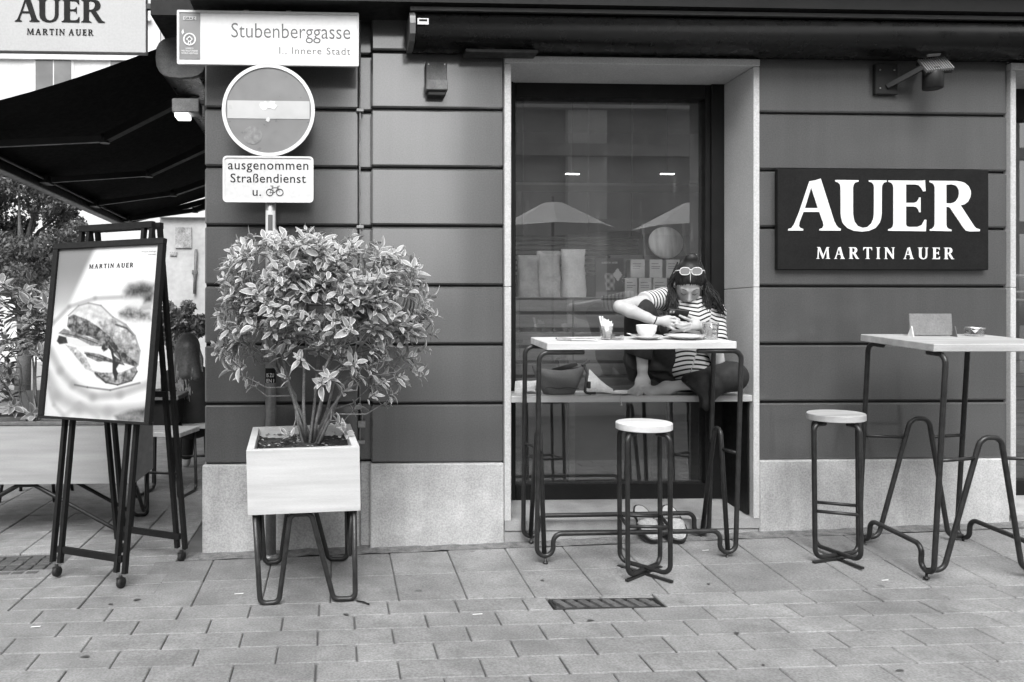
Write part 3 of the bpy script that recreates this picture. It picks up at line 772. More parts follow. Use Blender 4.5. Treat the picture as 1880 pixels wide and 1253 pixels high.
strip = MB().box(ex(330), ex(367.3), ys - .0022, ys - .0005, ez(114.5), ez(29)); part('emblem_strip', strip, 'sign_grey', np_, True)
part('city_badge', MB().box(ex(336.5), ex(360), ys - .0045, ys - .0025, ez(43), ez(36)), 'sign_band', np_, True)
part('badge_text', text(MB(), 'GRAZ', ex(338.5), ex(358), ez(42), ys - .0055, 7 * k), 'print_dark', np_, True, kind='stuff')
em = MB()
def ring2(cx, cz, r0, r1, y0, y1, n=32): return [(cx + r1 * math.cos(2 * math.pi * i / n), cz + r1 * math.sin(2 * math.pi * i / n)) for i in range(n)], [[(cx + r0 * math.cos(2 * math.pi * i / n), cz + r0 * math.sin(2 * math.pi * i / n)) for i in range(n)]]
cx, cz = ex(348), ez(78)
o, h = ring2(cx, cz, 9.2 * k, 11.6 * k, 0, 0); em.prism(o, h, ys - .005, ys - .003)
d = 6.2 * k; di = 4.0 * k
em.prism([(cx, cz + d), (cx + d, cz), (cx, cz - d), (cx - d, cz)], [[(cx, cz + di), (cx + di, cz), (cx, cz - di), (cx - di, cz)]], ys - .0056, ys - .003)
for sx_ in (-1, 1): em.box(cx + sx_ * 2.2 * k - .7 * k, cx + sx_ * 2.2 * k + .7 * k, ys - .0048, ys - .003, cz - 9.5 * k, cz - 4.2 * k)
em.prism([(ex(335), ez(70)), (ex(338), ez(66)), (ex(336.5), ez(59)), (ex(333.5), ez(65))], (), ys - .005, ys - .003)
part('emblem', em, 'sign_white', np_, True)
for s_, y_, w_ in (('UNESCO', 96, 7), ('WELTKULTURERBE', 100.5, 15), ('WORLD HERITAGE', 105, 15)):
    part('small_lettering', text(MB(), s_, ex(348 - w_), ex(348 + w_), ez(y_), ys - .003, 4.2 * k), 'sign_white', np_, True, kind='stuff')
part('street_lettering', text(MB(), 'Stubenberggasse', ex(424), ex(643), ez(73), ys - .001, 39.0 * k), 'print_grey', np_, True, kind='stuff')
part('district_lettering', text(MB(), 'I., Innere Stadt', ex(512), ex(643), ez(102), ys - .001, 18.5 * k), 'print_grey', np_, True, kind='stuff')
for q in (451, 529):
    for yy in (23.5, 120): part('bolt', MB().cbox(ex(q) - .014, ex(q) + .014, ys + .002, ys + .02, ez(yy) - .006, ez(yy) + .006, .002), 'pole_galv', np_, True)
# no entry disc
c = W(493, 203, ys); r = 84.5 / 1462 * (ys + 4.45)
n = 56
disc = part('no_entry_disc', MB().prism([(c.x + r * math.cos(2 * math.pi * i / n), c.z + r * math.sin(2 * math.pi * i / n)) for i in range(n)], (), ys + .001, ys + .014), 'sign_grey', post, True)
o, h = ring2(c.x, c.z, r * .925, r * 1.0, 0, 0, 56); part('disc_rim', MB().prism(o, h, ys - .005, ys + .0005), 'sign_white', disc, True)
part('white_bar', MB().box(c.x - r * .885, c.x + r * .885, ys - .0012, ys - .0002, c.z - 15.5 * k, c.z + 17.5 * k), 'sign_band', disc, True)
def blot(cx, cz, r, seed, y):
    q = random.Random(seed); return MB().prism([(cx + r * q.uniform(.6, 1.2) * math.cos(2 * math.pi * i / 14), cz + r * q.uniform(.6, 1.2) * math.sin(2 * math.pi * i / 14)) for i in range(14)], (), y - .0006, y)
part('sticker_rest', blot(c.x - 8 * k, c.z + 8 * k, 9 * k, 1, ys - .0018), 'letters_white', disc, True)
part('sticker_rest', blot(c.x + 6 * k, c.z + 9 * k, 9 * k, 2, ys - .0026), 'letters_white', disc, True)
part('sticker_rest', blot(c.x - 1 * k, c.z - 17 * k, 4.5 * k, 4, ys - .0018), 'sign_dim', disc, True)
n2 = 26; part('sticker_rest', MB().prism([(c.x - 29 * k + 17 * k * math.cos(2 * math.pi * i / n2), c.z - 46 * k + 17 * k * math.sin(2 * math.pi * i / n2)) for i in range(n2)], (), ys - .0008, ys - .0002), mat('sticker_ghost', .2, .5, .3, 40), disc, True)
# supplementary plate
a2, b2 = W(409, 371.5, ys), W(575.5, 288, ys)
su = part('supplementary_plate', MB().prism(round_rect(a2.x, b2.x, a2.z, b2.z, .022), (), ys + .002, ys + .013), 'sign_dim', post, True)
part('plate_rim', MB().prism(round_rect(a2.x, b2.x, a2.z, b2.z, .022), [round_rect(a2.x + .009, b2.x - .009, a2.z + .009, b2.z - .009, .017)], ys - .003, ys + .0015), 'sign_white', su, True)
k2 = (b2.x - a2.x) / 166.5
def fx(px): return a2.x + (px - 409) * k2
def fz(py): return b2.z - (py - 288) * k2
part('lettering', text(MB(), 'ausgenommen', fx(418.5), fx(566), fz(312.5), ys + .001, 24.5 * k2), 'print_dark', su, True, kind='stuff')
part('lettering', text(MB(), 'Straßendienst', fx(423), fx(561.5), fz(336.5), ys + .001, 23.5 * k2), 'print_dark', su, True, kind='stuff')
part('lettering', text(MB(), 'u.', fx(463.5), fx(479), fz(361), ys + .001, 23 * k2), 'print_dark', su, True, kind='stuff')
bk = MB()
def fl(*q, w=.0032):
    for i in range(len(q) - 1): bk.bar((fx(q[i][0]), ys + .0005 - .0003 * (len(bk.f) % 5), fz(q[i][1])), (fx(q[i + 1][0]), ys + .0005 - .0003 * (len(bk.f) % 5), fz(q[i + 1][1])), w, .001)
for wc in (495, 513.5):
    o, h = ring2(fx(wc), fz(354.5), 5.4 * k2, 6.7 * k2, 0, 0, 20); bk.prism(o, h, ys - .0004, ys + .0008)
fl((495, 354.5), (499.5, 345.5), (511, 345.5), (503.5, 355), (495, 354.5)); fl((503.5, 355), (499, 343.5)); fl((496.5, 342.5), (501.5, 342.5), w=.005); fl((513.5, 354.5), (509.5, 343), (513, 342.5))
part('bicycle_symbol', bk, 'print_dark', su, True)
# stickers on the pole
xp = g.x
def pole_patch(z0, z1, m, ang0=-60, ang1=60, par=post, nm='sticker', rr=.0296):
    m_ = MB(); q = []
    for i in range(9):
        t = R(-90 + ang0 + (ang1 - ang0) * i / 8)
        for z in (z0, z1): q.append((xp + rr * math.cos(t), YP + rr * math.sin(t), z))
    m_.add(q, [(2 * i, 2 * i + 2, 2 * i + 3, 2 * i + 1) for i in range(8)], True); return part(nm, m_, m, par, True)
pole_patch(W(497, 430, YP).z, W(497, 388, YP).z, 'sign_dim'); pole_patch(W(497, 425, YP).z, W(497, 396, YP).z, 'print_grey', -25, 25, rr=.0299)
pole_patch(W(497, 703, YP).z, W(497, 676, YP).z, 'print_dark', -70, 70); xq = xp
part('sticker_text', text(MB(), 'IS ZU', xp - .02, xp + .02, W(497, 692, YP).z, YP - .0305, .028), 'sign_white', post, True, kind='stuff')
part('sticker_text', text(MB(), 'EN I', xp - .02, xp + .02, W(497, 702, YP).z, YP - .0305, .028), 'sign_white', post, True, kind='stuff')
# ------------------------------------------------------------------ tables and stools of bent steel tube
def make_table(name, label, loc, rot, lx, ly, top_x, top_y, H, peak, group, topm='wood_top', rail=.15, lev=None):
    """frames along local x carry the rails; the inverted V's stand in the two ends (along local y)"""
    t = thing(name, label, 'table', loc, rot, group)
    tr = .0125
    part('table_top', MB().cbox(-top_x / 2, top_x / 2, -top_y / 2, top_y / 2, H - .037, H, .003), topm, t)
    for sy in (-1, 1):
        y = sy * ly / 2
        p = [(-top_x * .30, y, H - .05), (-lx / 2, y, H - .05), (-lx / 2, y, .035), (-lx / 2 + .085, y, .035), (-lx / 2 + .085, y, rail), (lx / 2 - .085, y, rail), (lx / 2 - .085, y, .035), (lx / 2, y, .035), (lx / 2, y, H - .05), (top_x * .30, y, H - .05)]
        pa = fillet(p, .045, 7)
        part('leg_tube', MB().tube(pa, tr, 12), 'steel', t)
        for sx in (-1, 1):
            d = (lev or {}).get((sx, sy), .02)
            part('levelling_foot', MB().lathe([(.014, .02 - d - .004), (.014, .024 - d), (.006, .026 - d), (.006, .03)], (sx * (lx / 2 - .045), y, 0), 10), 'steel', t)
    for sx in (-1, 1):
        x = sx * (lx / 2 - .04)
        w = min(.05, ly * .12)
        p = [(x, -ly / 2, .04), (x, -ly / 2 + w * 1.6, .04), (x, -.0 - w, peak), (x, w, peak), (x, ly / 2 - w * 1.6, .04), (x, ly / 2, .04)]
        if ly < .45: p = [(x, -ly / 2 + .004, .04), (x, -w * .9, peak), (x, w * .9, peak), (x, ly / 2 - .004, .04)]
        part('hairpin', MB().tube(fillet(p, .05, 7), tr, 12), 'steel', t)
        zb = peak - .1
        f = (zb - .04) / (peak - .04)
        for s in (-1, 1):
            ya = s * ly / 2; yb = s * (w + (ly / 2 - w * 1.6 - w) * (1 - f)) if ly >= .45 else s * (w * .9 + (ly / 2 - w * .9) * (1 - f))
            part('cross_bar', MB().tube([(sx * lx / 2, ya, zb), (x, yb, zb)], .009, 8), 'steel', t)
    return t
# table under the window: front feet (1000,1030) and (1338,1026)
fl_, fr_ = G(999, 1032), G(1339, 1027)
yf = (fl_.y + fr_.y) / 2; cx = (fl_.x + fr_.x) / 2; LX = fr_.x - fl_.x + .09
LYT = .30
tz = gz(cx, yf + LYT / 2)
H1 = 1.146
T1 = make_table('bar_table', 'pale topped bar table with bent steel tube legs in front of the window', (cx, yf + LYT / 2, tz), (R(4), R(-.4), 0), LX, LYT, LX - .07, .34, H1, .66, 'tall tube-legged tables', lev={(-1, -1): .022, (1, -1): .022, (-1, 1): .018, (1, 1): .018})
# table on the right, turned a quarter
a_, b_ = G(1710, 1066), G(1601, 999)
LY2 = .555
cy2 = (a_.y + b_.y) / 2; lx2 = abs(b_.y - a_.y) + .09
x2 = a_.x + LY2 / 2 - .025
T2 = make_table('bar_table', 'bar table with ashtray and menu block standing right of the free stool', (x2, cy2, gz(x2, cy2)), (R(4.2), R(0), R(90)), lx2, LY2, lx2 - .02, .66, 1.145, .69, 'tall tube-legged tables', topm='wood_grey')
T2.rotation_euler = (Matrix.Rotation(R(4.2), 3, 'X') @ Matrix.Rotation(R(90), 3, 'Z')).to_euler()
def make_stool(label, loc, rz, tilt, H=.765, seatm='wood_top'):
    s = thing('bar_stool', label, 'stool', loc, (tilt, R(-.5), rz), 'round bar stools')
    seat = part('seat', MB().lathe([(0, H - .036), (.130, H - .034), (.135, H - .031), (.135, H - .003), (.132, H), (0, H)], (0, 0, 0), 72, False), seatm, s)
    q = .100; tr = .0118
    for k, (ax, ay) in enumerate(((1, 1), (1, -1))):
        z0 = .028 + .012 * k
        p = [(-ax * .05, -ay * .05, H - .05), (-ax * q, -ay * q, H - .05), (-ax * q, -ay * q, z0), (ax * q, ay * q, z0), (ax * q, ay * q, H - .05), (ax * .05, ay * .05, H - .05)]
        part('leg_tube', MB().tube(fillet(p, .045, 7), tr, 12), 'steel', s)
        part('foot_strip', MB().bar((-ax * (q + .008), -ay * (q + .008), .006), (ax * (q + .008), ay * (q + .008), .006), .016, .010), 'steel', s)
    for (x0, y0, x1, y1) in ((-q, -q, q, -q), (-q, q, q, q), (-q, -q, -q, q), (q, -q, q, q)):
        part('foot_rest', MB().tube([(x0, y0, .27), (x1, y1, .27)], .009, 8), 'steel', s)
    return s
g1 = G(1183, 1055)
S1 = make_stool('round pale topped bar stool standing in front of the window table', (g1.x, g1.y, g1.z - .002), R(-9), R(1.5))
g2 = G(1537, 1028)
S2 = make_stool('round pale topped bar stool alone against the wall under the dark sign', (g2.x, g2.y, g2.z - .002), R(-31), R(1.8), .765, 'wood_grey')

# ------------------------------------------------------------------ things on the tables
def top1(px, py=None, dy=0.0):
    """point on table 1's top; dy measured from its middle"""
    M = MW[T1.name]; n = M.to_3x3() @ Vector((0, 0, 1))
    Y = T1.location.y + dy
    w = W(px, 620, Y); l = M.inverted() @ Vector((w.x, Y, 1.1)); return M @ Vector((l.x, dy, H1))
tilt1 = (R(4), R(-.4), 0)
def on1(name, label, cat, px, dy, rz=0): 
    p = top1(px, dy=dy); return thing(name, label, cat, p, (tilt1[0], tilt1[1], rz))
# cup on saucer
t = on1('saucer', 'white saucer under the coffee cup on the window table', 'saucer', 1176, -.02)
part('dish', MB().lathe([(.0, .004), (.028, .002), (.03, .0), (.034, .003), (.06, .012), (.082, .021), (.083, .023), (.058, .0165), (.03, .009), (0, .008)], n=36), 'porcelain', t)
t = on1('coffee_cup', 'white porcelain coffee cup on a saucer', 'cup', 1176, -.02); t.location.z += .0085
part('bowl', MB().lathe([(0, .004), (.026, .0), (.029, .003), (.031, .008), (.042, .02), (.05, .04), (.0535, .066), (.052, .068), (.0505, .064), (.047, .04), (.038, .02), (.0, .012)], n=36), 'porcelain', t)
part('handle', MB().tube(fillet([(.01, .05, .056), (.02, .078, .056), (.02, .074, .026), (.01, .042, .024)], .015, 5), .005, 8), 'porcelain', t)
part('coffee', MB().lathe([(0, .05), (.047, .05)], n=24), 'hair', t)
t = on1('teaspoon', 'small metal teaspoon resting on the saucer rim', 'spoon', 1150, -.03)
part('handle', MB().tube([(-.028, .0, .034), (0.0, .0, .028), (.03, .0, .022)], [.003, .0022, .0022], 8), 'tin', t)
part('bowl', MB().lathe([(0, -.002), (.008, -.001), (.011, .002), (0, .001)], (.042, 0, .02), 14), 'tin', t)
# plate
t = on1('plate', 'white plate on the table below the phone', 'plate', 1245, -.02)
part('dish', MB().lathe([(0, .003), (.045, .001), (.048, 0), (.054, .004), (.082, .013), (.104, .021), (.106, .0235), (.08, .0165), (.05, .008), (0, .0075)], n=40), 'porcelain', t)
# tumbler
t = on1('water_glass', 'ribbed water glass at the right end of the table', 'glass', 1291, -.04)
prof = [(.034, 0), (.036, .003), (.042, .088), (.0405, .088), (.034, .012), (0, .010)]
m = MB().lathe(prof, n=40)
m.v = [(x * (1 + .02 * math.cos(10 * math.atan2(y, x))), y * (1 + .02 * math.cos(10 * math.atan2(y, x))), z) for x, y, z in m.v]
part('body', m, 'tumbler', t)
part('rim', MB().tube([(.0415 * math.cos(2 * math.pi * i / 30), .0415 * math.sin(2 * math.pi * i / 30), .088) for i in range(30)], .0012, 6, True), 'tin', t)
# glass of sugar sachets
t = on1('sugar_glass', 'small glass holding white sugar sachets and sticks', 'glass', 1104, -.02)
part('body', MB().lathe([(.027, 0), (.029, .004), (.036, .075), (.035, .075), (.027, .01), (0, .008)], n=30), 'tumbler', t)
q = random.Random(3)
for i in range(9):
    x = -.02 + i * .0055; h = q.uniform(.085, .115); l = q.uniform(-.012, .012); y = q.uniform(-.015, .015)
    if i in (0, 1): h = .125; part('sugar_stick', MB().tube([(x * .6, y, .012), (x * 1.5 + l - .01, y, h)], .0045, 6), 'paper', t)
    else: part('sugar_sachet', MB().add([(x * .7 - .011, y, .012), (x * .7 + .011, y, .012), (x + l + .013, y + .003, h), (x + l + .004, y + .003, h - .006), (x + l - .013, y + .003, h + .004), (x * .7 - .011, y + .002, .012), (x * .7 + .011, y + .002, .012)], [(0, 1, 2, 3, 4)]), 'paper', t)
# glass ashtray on table 1
t = on1('ashtray', 'low clear glass ashtray beside the sugar glass', 'ashtray', 1124, -.03)
part('dish', MB().lathe([(.032, 0), (.036, .004), (.038, .028), (.031, .028), (.027, .008), (0, .006)], n=8, smooth=False), 'tumbler', t)
# folded cloth napkin
t = on1('folded_napkin', 'grey folded cloth case lying flat on the table left end', 'napkin', 1048, -.03, R(-4))
m = MB()
vs = []; nn = 24
for i in range(nn + 1):
    u = i / nn; x = -.10 + .2 * u; w = .035 * (1 - .5 * abs(2 * u - 1) ** 3)
    for v_ in (-1, -.5, 0, .5, 1): vs.append((x, v_ * w - .02 * u, .004 + .012 * (1 - v_ * v_) * (1 - .6 * u) + .002 * math.sin(9 * u + 3 * v_)))
m.add(vs, [(i * 5 + k, (i + 1) * 5 + k, (i + 1) * 5 + k + 1, i * 5 + k + 1) for i in range(nn) for k in range(4)], True)
part('cloth', m, mat('napkin_grey', .22, .85, .2, 30, .2, 120), t)
part('fold_edge', MB().tube([(-.03, -.045, .006), (.04, -.058, .007), (.10, -.062, .005)], .003, 6), 'paper', t)
# menu block and ashtray on table 2
M2 = Matrix.Translation(T2.location) @ T2.rotation_euler.to_matrix().to_4x4()
def on2(name, label, cat, px, Y, rz=0):
    w = W(px, 620, Y); n = M2.to_3x3() @ Vector((0, 0, 1)); o = M2 @ Vector((0, 0, 1.145))
    z = o.z - (n.x * (w.x - o.x) + n.y * (Y - o.y)) / n.z
    return thing(name, label, cat, (w.x, Y, z), (R(4.2), 0, rz))
t = on2('menu_holder', 'grey upright menu block in a small clear stand on the right table', 'menu', 1706, cy2 + .05, R(-3))
part('menu_card', MB().cbox(-.10, .12, -.004, .004, .004, .118, .001).xf(Matrix.Rotation(R(-9), 4, 'X')), mat('menu_grey', .16, .6, .1, 20, .15, 120), t)
part('stand_foot', MB().prism([(-.0, 0), (.05, 0), (.02, .055)], (), -.105, -.101, 'YZ').xf(Matrix.Translation((0, -.035, 0))), 'paper', t)
part('stand_foot', MB().prism([(-.0, 0), (.05, 0), (.02, .055)], (), .118, .122, 'YZ').xf(Matrix.Translation((0, -.035, 0))), 'trim_grey', t)
t = on2('ashtray', 'clear square ashtray with paper scraps on the right table', 'ashtray', 1789, cy2 + .06, R(20))
part('dish', MB().lathe([(.036, 0), (.04, .004), (.042, .03), (.034, .03), (.03, .008), (0, .006)], n=8, smooth=False), 'tumbler', t)
part('paper_scrap', MB().add([(-.03, -.02, .012), (.03, -.01, .036), (.02, .02, .02), (-.02, .02, .038)], [(0, 1, 2, 3)]), 'paper', t); part('rim', MB().tube([(.038 * math.cos(2 * math.pi * i / 8), .038 * math.sin(2 * math.pi * i / 8), .031) for i in range(8)], .003, 6, True), 'tin', t); t.scale = (1.15, 1.15, 1.35)

# ------------------------------------------------------------------ leaves
def leaf_mesh(L, Wd, cup, bend, tone_in, tone_edge, n=7, name='leaf'):
    """pointed oval leaf along +x, normal +z, pale margin"""
    mb = MB(); vs = []; tn = []
    for i in range(n + 1):
        u = i / n; w = Wd / 2 * math.sin(math.pi * min(1, u ** .85)) ** .8 * (1 - .15 * u); w = max(w, .0006)
        z0 = bend * (u * u)
        for v_, tt in ((-1, tone_edge), (-.66, tone_edge if i in (0, n) else tone_in), (0, tone_in * .9), (.66, tone_edge if i in (0, n) else tone_in), (1, tone_edge)):
            vs.append((u * L, v_ * w, -z0 * L + cup * abs(v_) * w)); tn.append(tt)
    mb.add(vs, [(i * 5 + k, (i + 1) * 5 + k, (i + 1) * 5 + k + 1, i * 5 + k + 1) for i in range(n) for k in range(4)], True); mb.tone = tn
    return mb
def leaf_xf(p, d, up, roll, s):
    d = d.normalized(); z = (up - d * up.dot(d))
    if z.length < 1e-3: z = d.orthogonal()
    z.normalize(); z = Matrix.Rotation(roll, 3, d) @ z; y = z.cross(d)
    return Matrix.Translation(p) @ Matrix((d, y, z)).transposed().to_4x4() @ Matrix.Scale(s, 4)
def foliage(parent, tips, seed, n_obj, L=.056, nl=(6, 9), variants=None, key=lambda p: p.y, t_in=(.13, .26), t_edge=.62):
    """leaf rosettes at the twig tips; the n_obj leaves nearest the viewer are objects, the rest is one part"""
    q = random.Random(seed); Ms = []
    if variants is None:
        variants = []
        for i in range(8):
            variants.append(leaf_mesh(1.0, q.uniform(.40, .54), q.uniform(.15, .5), q.uniform(.05, .28), q.uniform(*t_in), t_edge * q.uniform(.85, 1.1)))
    meshes = []
    for i, v_ in enumerate(variants):
        me = v_.mesh('leaf'); me.materials.append(MATS['leaf']); meshes.append(me)
    for (p, ax, s) in tips:
        ax = ax.normalized(); k = q.randint(*nl); a0 = q.uniform(0, 6.28); e1 = ax.orthogonal().normalized(); e2 = ax.cross(e1)
        for i in range(k):
            f = i / k; el = R(q.uniform(-8, 30) + 42 * f); az = a0 + i * 2.4 + q.uniform(-.3, .3)
            d = (e1 * math.cos(az) + e2 * math.sin(az)) * math.cos(el) + ax * math.sin(el)
            d.z -= q.uniform(0, .18); d.normalize()
            base = p - ax * (.05 * (1 - f)) * s
            Ms.append((leaf_xf(base + d * .006, d, ax + Vector((0, -.15, .25)), q.uniform(-.5, .5), L * s * q.choice((.55, .8, .95, 1.1, 1.35)) * q.uniform(.85, 1.15) * (1 - .3 * f)), q.randrange(len(variants))))
    Ms.sort(key=lambda m: key(m[0].translation))
    inv = MW[parent.name].inverted()
    for M_, vi in Ms[:n_obj]:
        o = bpy.data.objects.new('leaf', meshes[vi]); C.objects.link(o); o.parent = parent; o.matrix_local = inv @ M_
    rest = MB(); rest.tone = []
    for M_, vi in Ms[n_obj:]:
        M_ = inv @ M_; rest.add([M_ @ Vector(p) for p in variants[vi].v], variants[vi].f, True); rest.tone += variants[vi].tone
    if rest.v: part('foliage', rest, 'leaf', parent, kind='stuff')
    return len(Ms)
def grow(parent, roots, targets, seed, r0=.0085, m='twig', name='stem'):
    """stems from the soil to every target through a few shared mid points"""
    q = random.Random(seed); stems = []
    for (b, mid) in roots:
        pts = [b + (mid - b) * f + Vector((q.uniform(-.022, .022), q.uniform(-.022, .022), 0)) * (f > 0) for f in (0, .25, .5, .75, 1)]
        for i_, k_ in ((1, .45), (2, .6), (3, .4)): pts[i_] += Vector(((b.x - pts[i_].x) * k_ * .6, 0, .02 * k_))
        stems.append(pts); part(name, MB().tube(pts, [r0, r0 * .9, r0 * .8, r0 * .72, r0 * .62], 8), m, parent, True)
    tw = MB()
    for (p, ax, s) in targets:
        best = min(stems, key=lambda st: min((p - x).length * (1.6 if x.z > p.z - .03 else 1) for x in st[1:]))
        s0 = min(best[1:], key=lambda x: (p - x).length * (1.6 if x.z > p.z - .03 else 1))
        c1 = s0 + (p - s0) * .5 + Vector((q.uniform(-.03, .03), q.uniform(-.03, .03), -.03)); 
        tw.tube([s0, s0.lerp(c1, .5) , c1, c1.lerp(p, .55) + Vector((0, 0, .006)), p - ax.normalized() * .045 * s, p], [.0048, .0042, .0035, .0028, .0022, .0016], 5, cap=False)
    part('twigs', tw, m, parent, True, kind='stuff')

# ------------------------------------------------------------------ white planter with the variegated shrub
f0, f1 = G(474, 1109), G(652, 1106)
PWd, PDp = .512, .60
c0 = (f0 + f1) / 2; rz = R(3)
pc = Vector((c0.x + .0 + .5 * PDp * math.sin(-rz), c0.y + PDp / 2 - .03, 0)); pc.z = gz(pc.x, pc.y)
PL_ = thing('planter_box', 'white wooden planter box on bent steel hairpin legs', 'planter', pc, (R(2.6), R(-1.2), rz))
z0 = .432; z1 = .728; w2, d2, th = PWd / 2, PDp / 2, .034
for nm, bx in (('front_panel', (-w2, w2, -d2, -d2 + th)), ('back_panel', (-w2, w2, d2 - th, d2)), ('side_panel', (-w2, -w2 + th, -d2 + th + .0005, d2 - th - .0005)), ('side_panel', (w2 - th, w2, -d2 + th + .0005, d2 - th - .0005))):
    part(nm, MB().cbox(bx[0], bx[1], bx[2], bx[3], z0, z1, .002), 'planter_white', PL_)
part('bottom_panel', MB().box(-w2 + th, w2 - th, -d2 + th, d2 - th, z0 + .02, z0 + .04), 'wood_dark', PL_)
q = random.Random(5); n = 22; vs = []
for j in range(n + 1):
    for i in range(n + 1): vs.append((-w2 + th + (2 * w2 - 2 * th) * i / n, -d2 + th + (2 * d2 - 2 * th) * j / n, z1 - .045 + q.uniform(-.008, .008) + .015 * math.sin(i * .4) * math.sin(j * .5)))
part('soil', MB().add(vs, [(j * (n + 1) + i, j * (n + 1) + i + 1, (j + 1) * (n + 1) + i + 1, (j + 1) * (n + 1) + i) for j in range(n) for i in range(n)]), 'soil', PL_)
chips = MB()
for i in range(260):
    x, y = q.uniform(-w2 + th, w2 - th), q.uniform(-d2 + th, d2 - th); s = q.uniform(.004, .011)
    chips.add([(x - s, y, z1 - .034), (x, y - s * .6, z1 - .034 + q.uniform(-.003, .006)), (x + s, y + s * .3, z1 - .036), (x, y + s * .7, z1 - .033)], [(0, 1, 2, 3)])
part('bark_chips', chips, mat('chips', .22, .9, .6, 60), PL_, kind='stuff')
def w_legs(par, w2, y, zt, tr=.0125, lean=0.0):
    p = [(-w2 + .03, y, zt + .012), (-w2 + .045, y, .012), (-w2 + .13, y, .016), (-.065, y, zt - .012), (.03, y, zt - .012), (w2 - .13, y, .016), (w2 - .03, y, .012), (w2 - .028, y, zt + .012)]
    return part('hairpin_leg', MB().tube(fillet(p, .03, 6), tr, 12), 'steel', par)
w_legs(PL_, w2, -d2 + .03, z0); w_legs(PL_, w2, d2 - .03, z0)
part('leg_rail', MB().tube([(-w2 + .035, -d2 + .04, z0 - .012), (-w2 + .035, d2 - .04, z0 - .012)], .010, 8), 'steel', PL_)
for s in (-1, 1):
    p = [(s * (w2 - .04), -d2 + .045, z0), (s * (w2 - .05), -d2 + .06, .10), (s * (w2 - .045), -d2 + .20, z0)]
    part('side_brace', MB().tube(fillet(p, .03, 5), .010, 8), 'steel', PL_)
PM = MW[PL_.name]
base = PM @ Vector((.02, .02, z1 - .05))
SHR = thing('variegated_shrub', 'bushy shrub with pale-edged leaves growing in the white planter', 'shrub', base)
q = random.Random(21)
# crown outline as seen in the photograph, with real depth around the stem line
outline = [(402, 545), (412, 490), (428, 455), (480, 433), (560, 428), (640, 440), (710, 455), (765, 482), (792, 540), (788, 610), (745, 655), (690, 680), (640, 675), (575, 640), (505, 650), (450, 640), (405, 610)]
def inside(x, y, poly):
    c_ = False; j = len(poly) - 1
    for i in range(len(poly)):
        if (poly[i][1] > y) != (poly[j][1] > y) and x < (poly[j][0] - poly[i][0]) * (y - poly[i][1]) / (poly[j][1] - poly[i][1]) + poly[i][0]: c_ = not c_
        j = i
    return c_
tips = []; tries = 0
YS = base.y
while len(tips) < 500 and tries < 40000:
    tries += 1
    px, py = q.uniform(392, 805), q.uniform(428, 735)
    if not inside(px, py, outline): continue
    dens = 1.0 if py < 555 else (.5 if py < 620 else .25)
    if math.sin(px * .034 + 1) * math.sin(py * .045 + 2) > .62: continue
    if q.random() > dens: continue
    u = (px - 600) / 205; v_ = (py - 545) / 140
    rad = math.sqrt(max(.05, 1 - u * u * .85)) * (1.0 if py < 600 else .7)
    dy = .34 * rad * q.choice((-1, -1, 1)) * math.sqrt(q.uniform(.15, 1))
    p = W(px, py, YS + dy)
    ax = Vector((u * .9, dy * 2.2, .9 - max(0, v_) * .6)) + Vector((q.uniform(-.4, .4), q.uniform(-.4, .4), q.uniform(-.2, .3)))
    if all((p - t_[0]).length > .034 for t_ in tips): tips.append((p, ax, q.uniform(.85, 1.15)))
extra = [(402, 640, -.05), (418, 655, 0), (436, 668, -.1), (452, 650, .05), (428, 625, -.12), (470, 640, .1), (415, 678, -.08), (395, 650, .08), (705, 690, -.1), (722, 668, .05), (745, 700, 0), (690, 705, .1), (728, 722, -.08), (760, 655, -.1), (716, 738, .05), (660, 690, -.15), (782, 690, -.05), (394, 632, -.1), (400, 575, 0), (402, 515, 0), (412, 488, .1), (436, 447, -.1), (455, 436, .1), (505, 428, 0), (560, 421, -.1), (578, 428, .1), (648, 432, 0), (690, 448, .1), (735, 462, -.1), (770, 478, 0), (796, 545, 0), (806, 580, -.05), (800, 612, .05), (788, 640, 0), (768, 668, .1), (455, 705, 0), (420, 640, .1), (590, 700, -.2), (640, 712, -.1), (545, 655, -.25), (655, 665, -.25), (410, 648, -.1), (425, 670, -.12), (405, 630, -.05), (440, 690, -.1), (710, 700, -.15), (690, 725, -.14), (740, 690, -.1), (772, 680, -.1), (625, 775, -.12), (640, 790, -.1), (520, 795, -.05), (660, 745, .1), (605, 690, -.2), (520, 690, -.15)]
for px, py, dy in extra: tips.append((W(px, py, YS + dy), Vector(((px - 590) / 150, dy * 2, .3)), .95))
soil = base
roots = []
for (bx, mx, my, md) in ((560, 470, 590, -.08), (568, 560, 540, -.12), (572, 600, 560, .05), (575, 650, 580, -.1), (578, 700, 600, .08), (570, 610, 640, -.18), (562, 500, 650, .12), (580, 740, 610, -.05), (566, 440, 620, .0), (585, 680, 690, -.1)):
    b0 = W(bx, 822, YS); b0.z = soil.z + .012; roots.append((b0 + Vector((q.uniform(-.02, .02), q.uniform(-.04, .04), 0)), W(mx, my, YS + md)))
grow(SHR, roots, tips, 4)
print('leaves', foliage(SHR, tips, 9, 300, L=.057, t_in=(.16, .42), t_edge=.88))

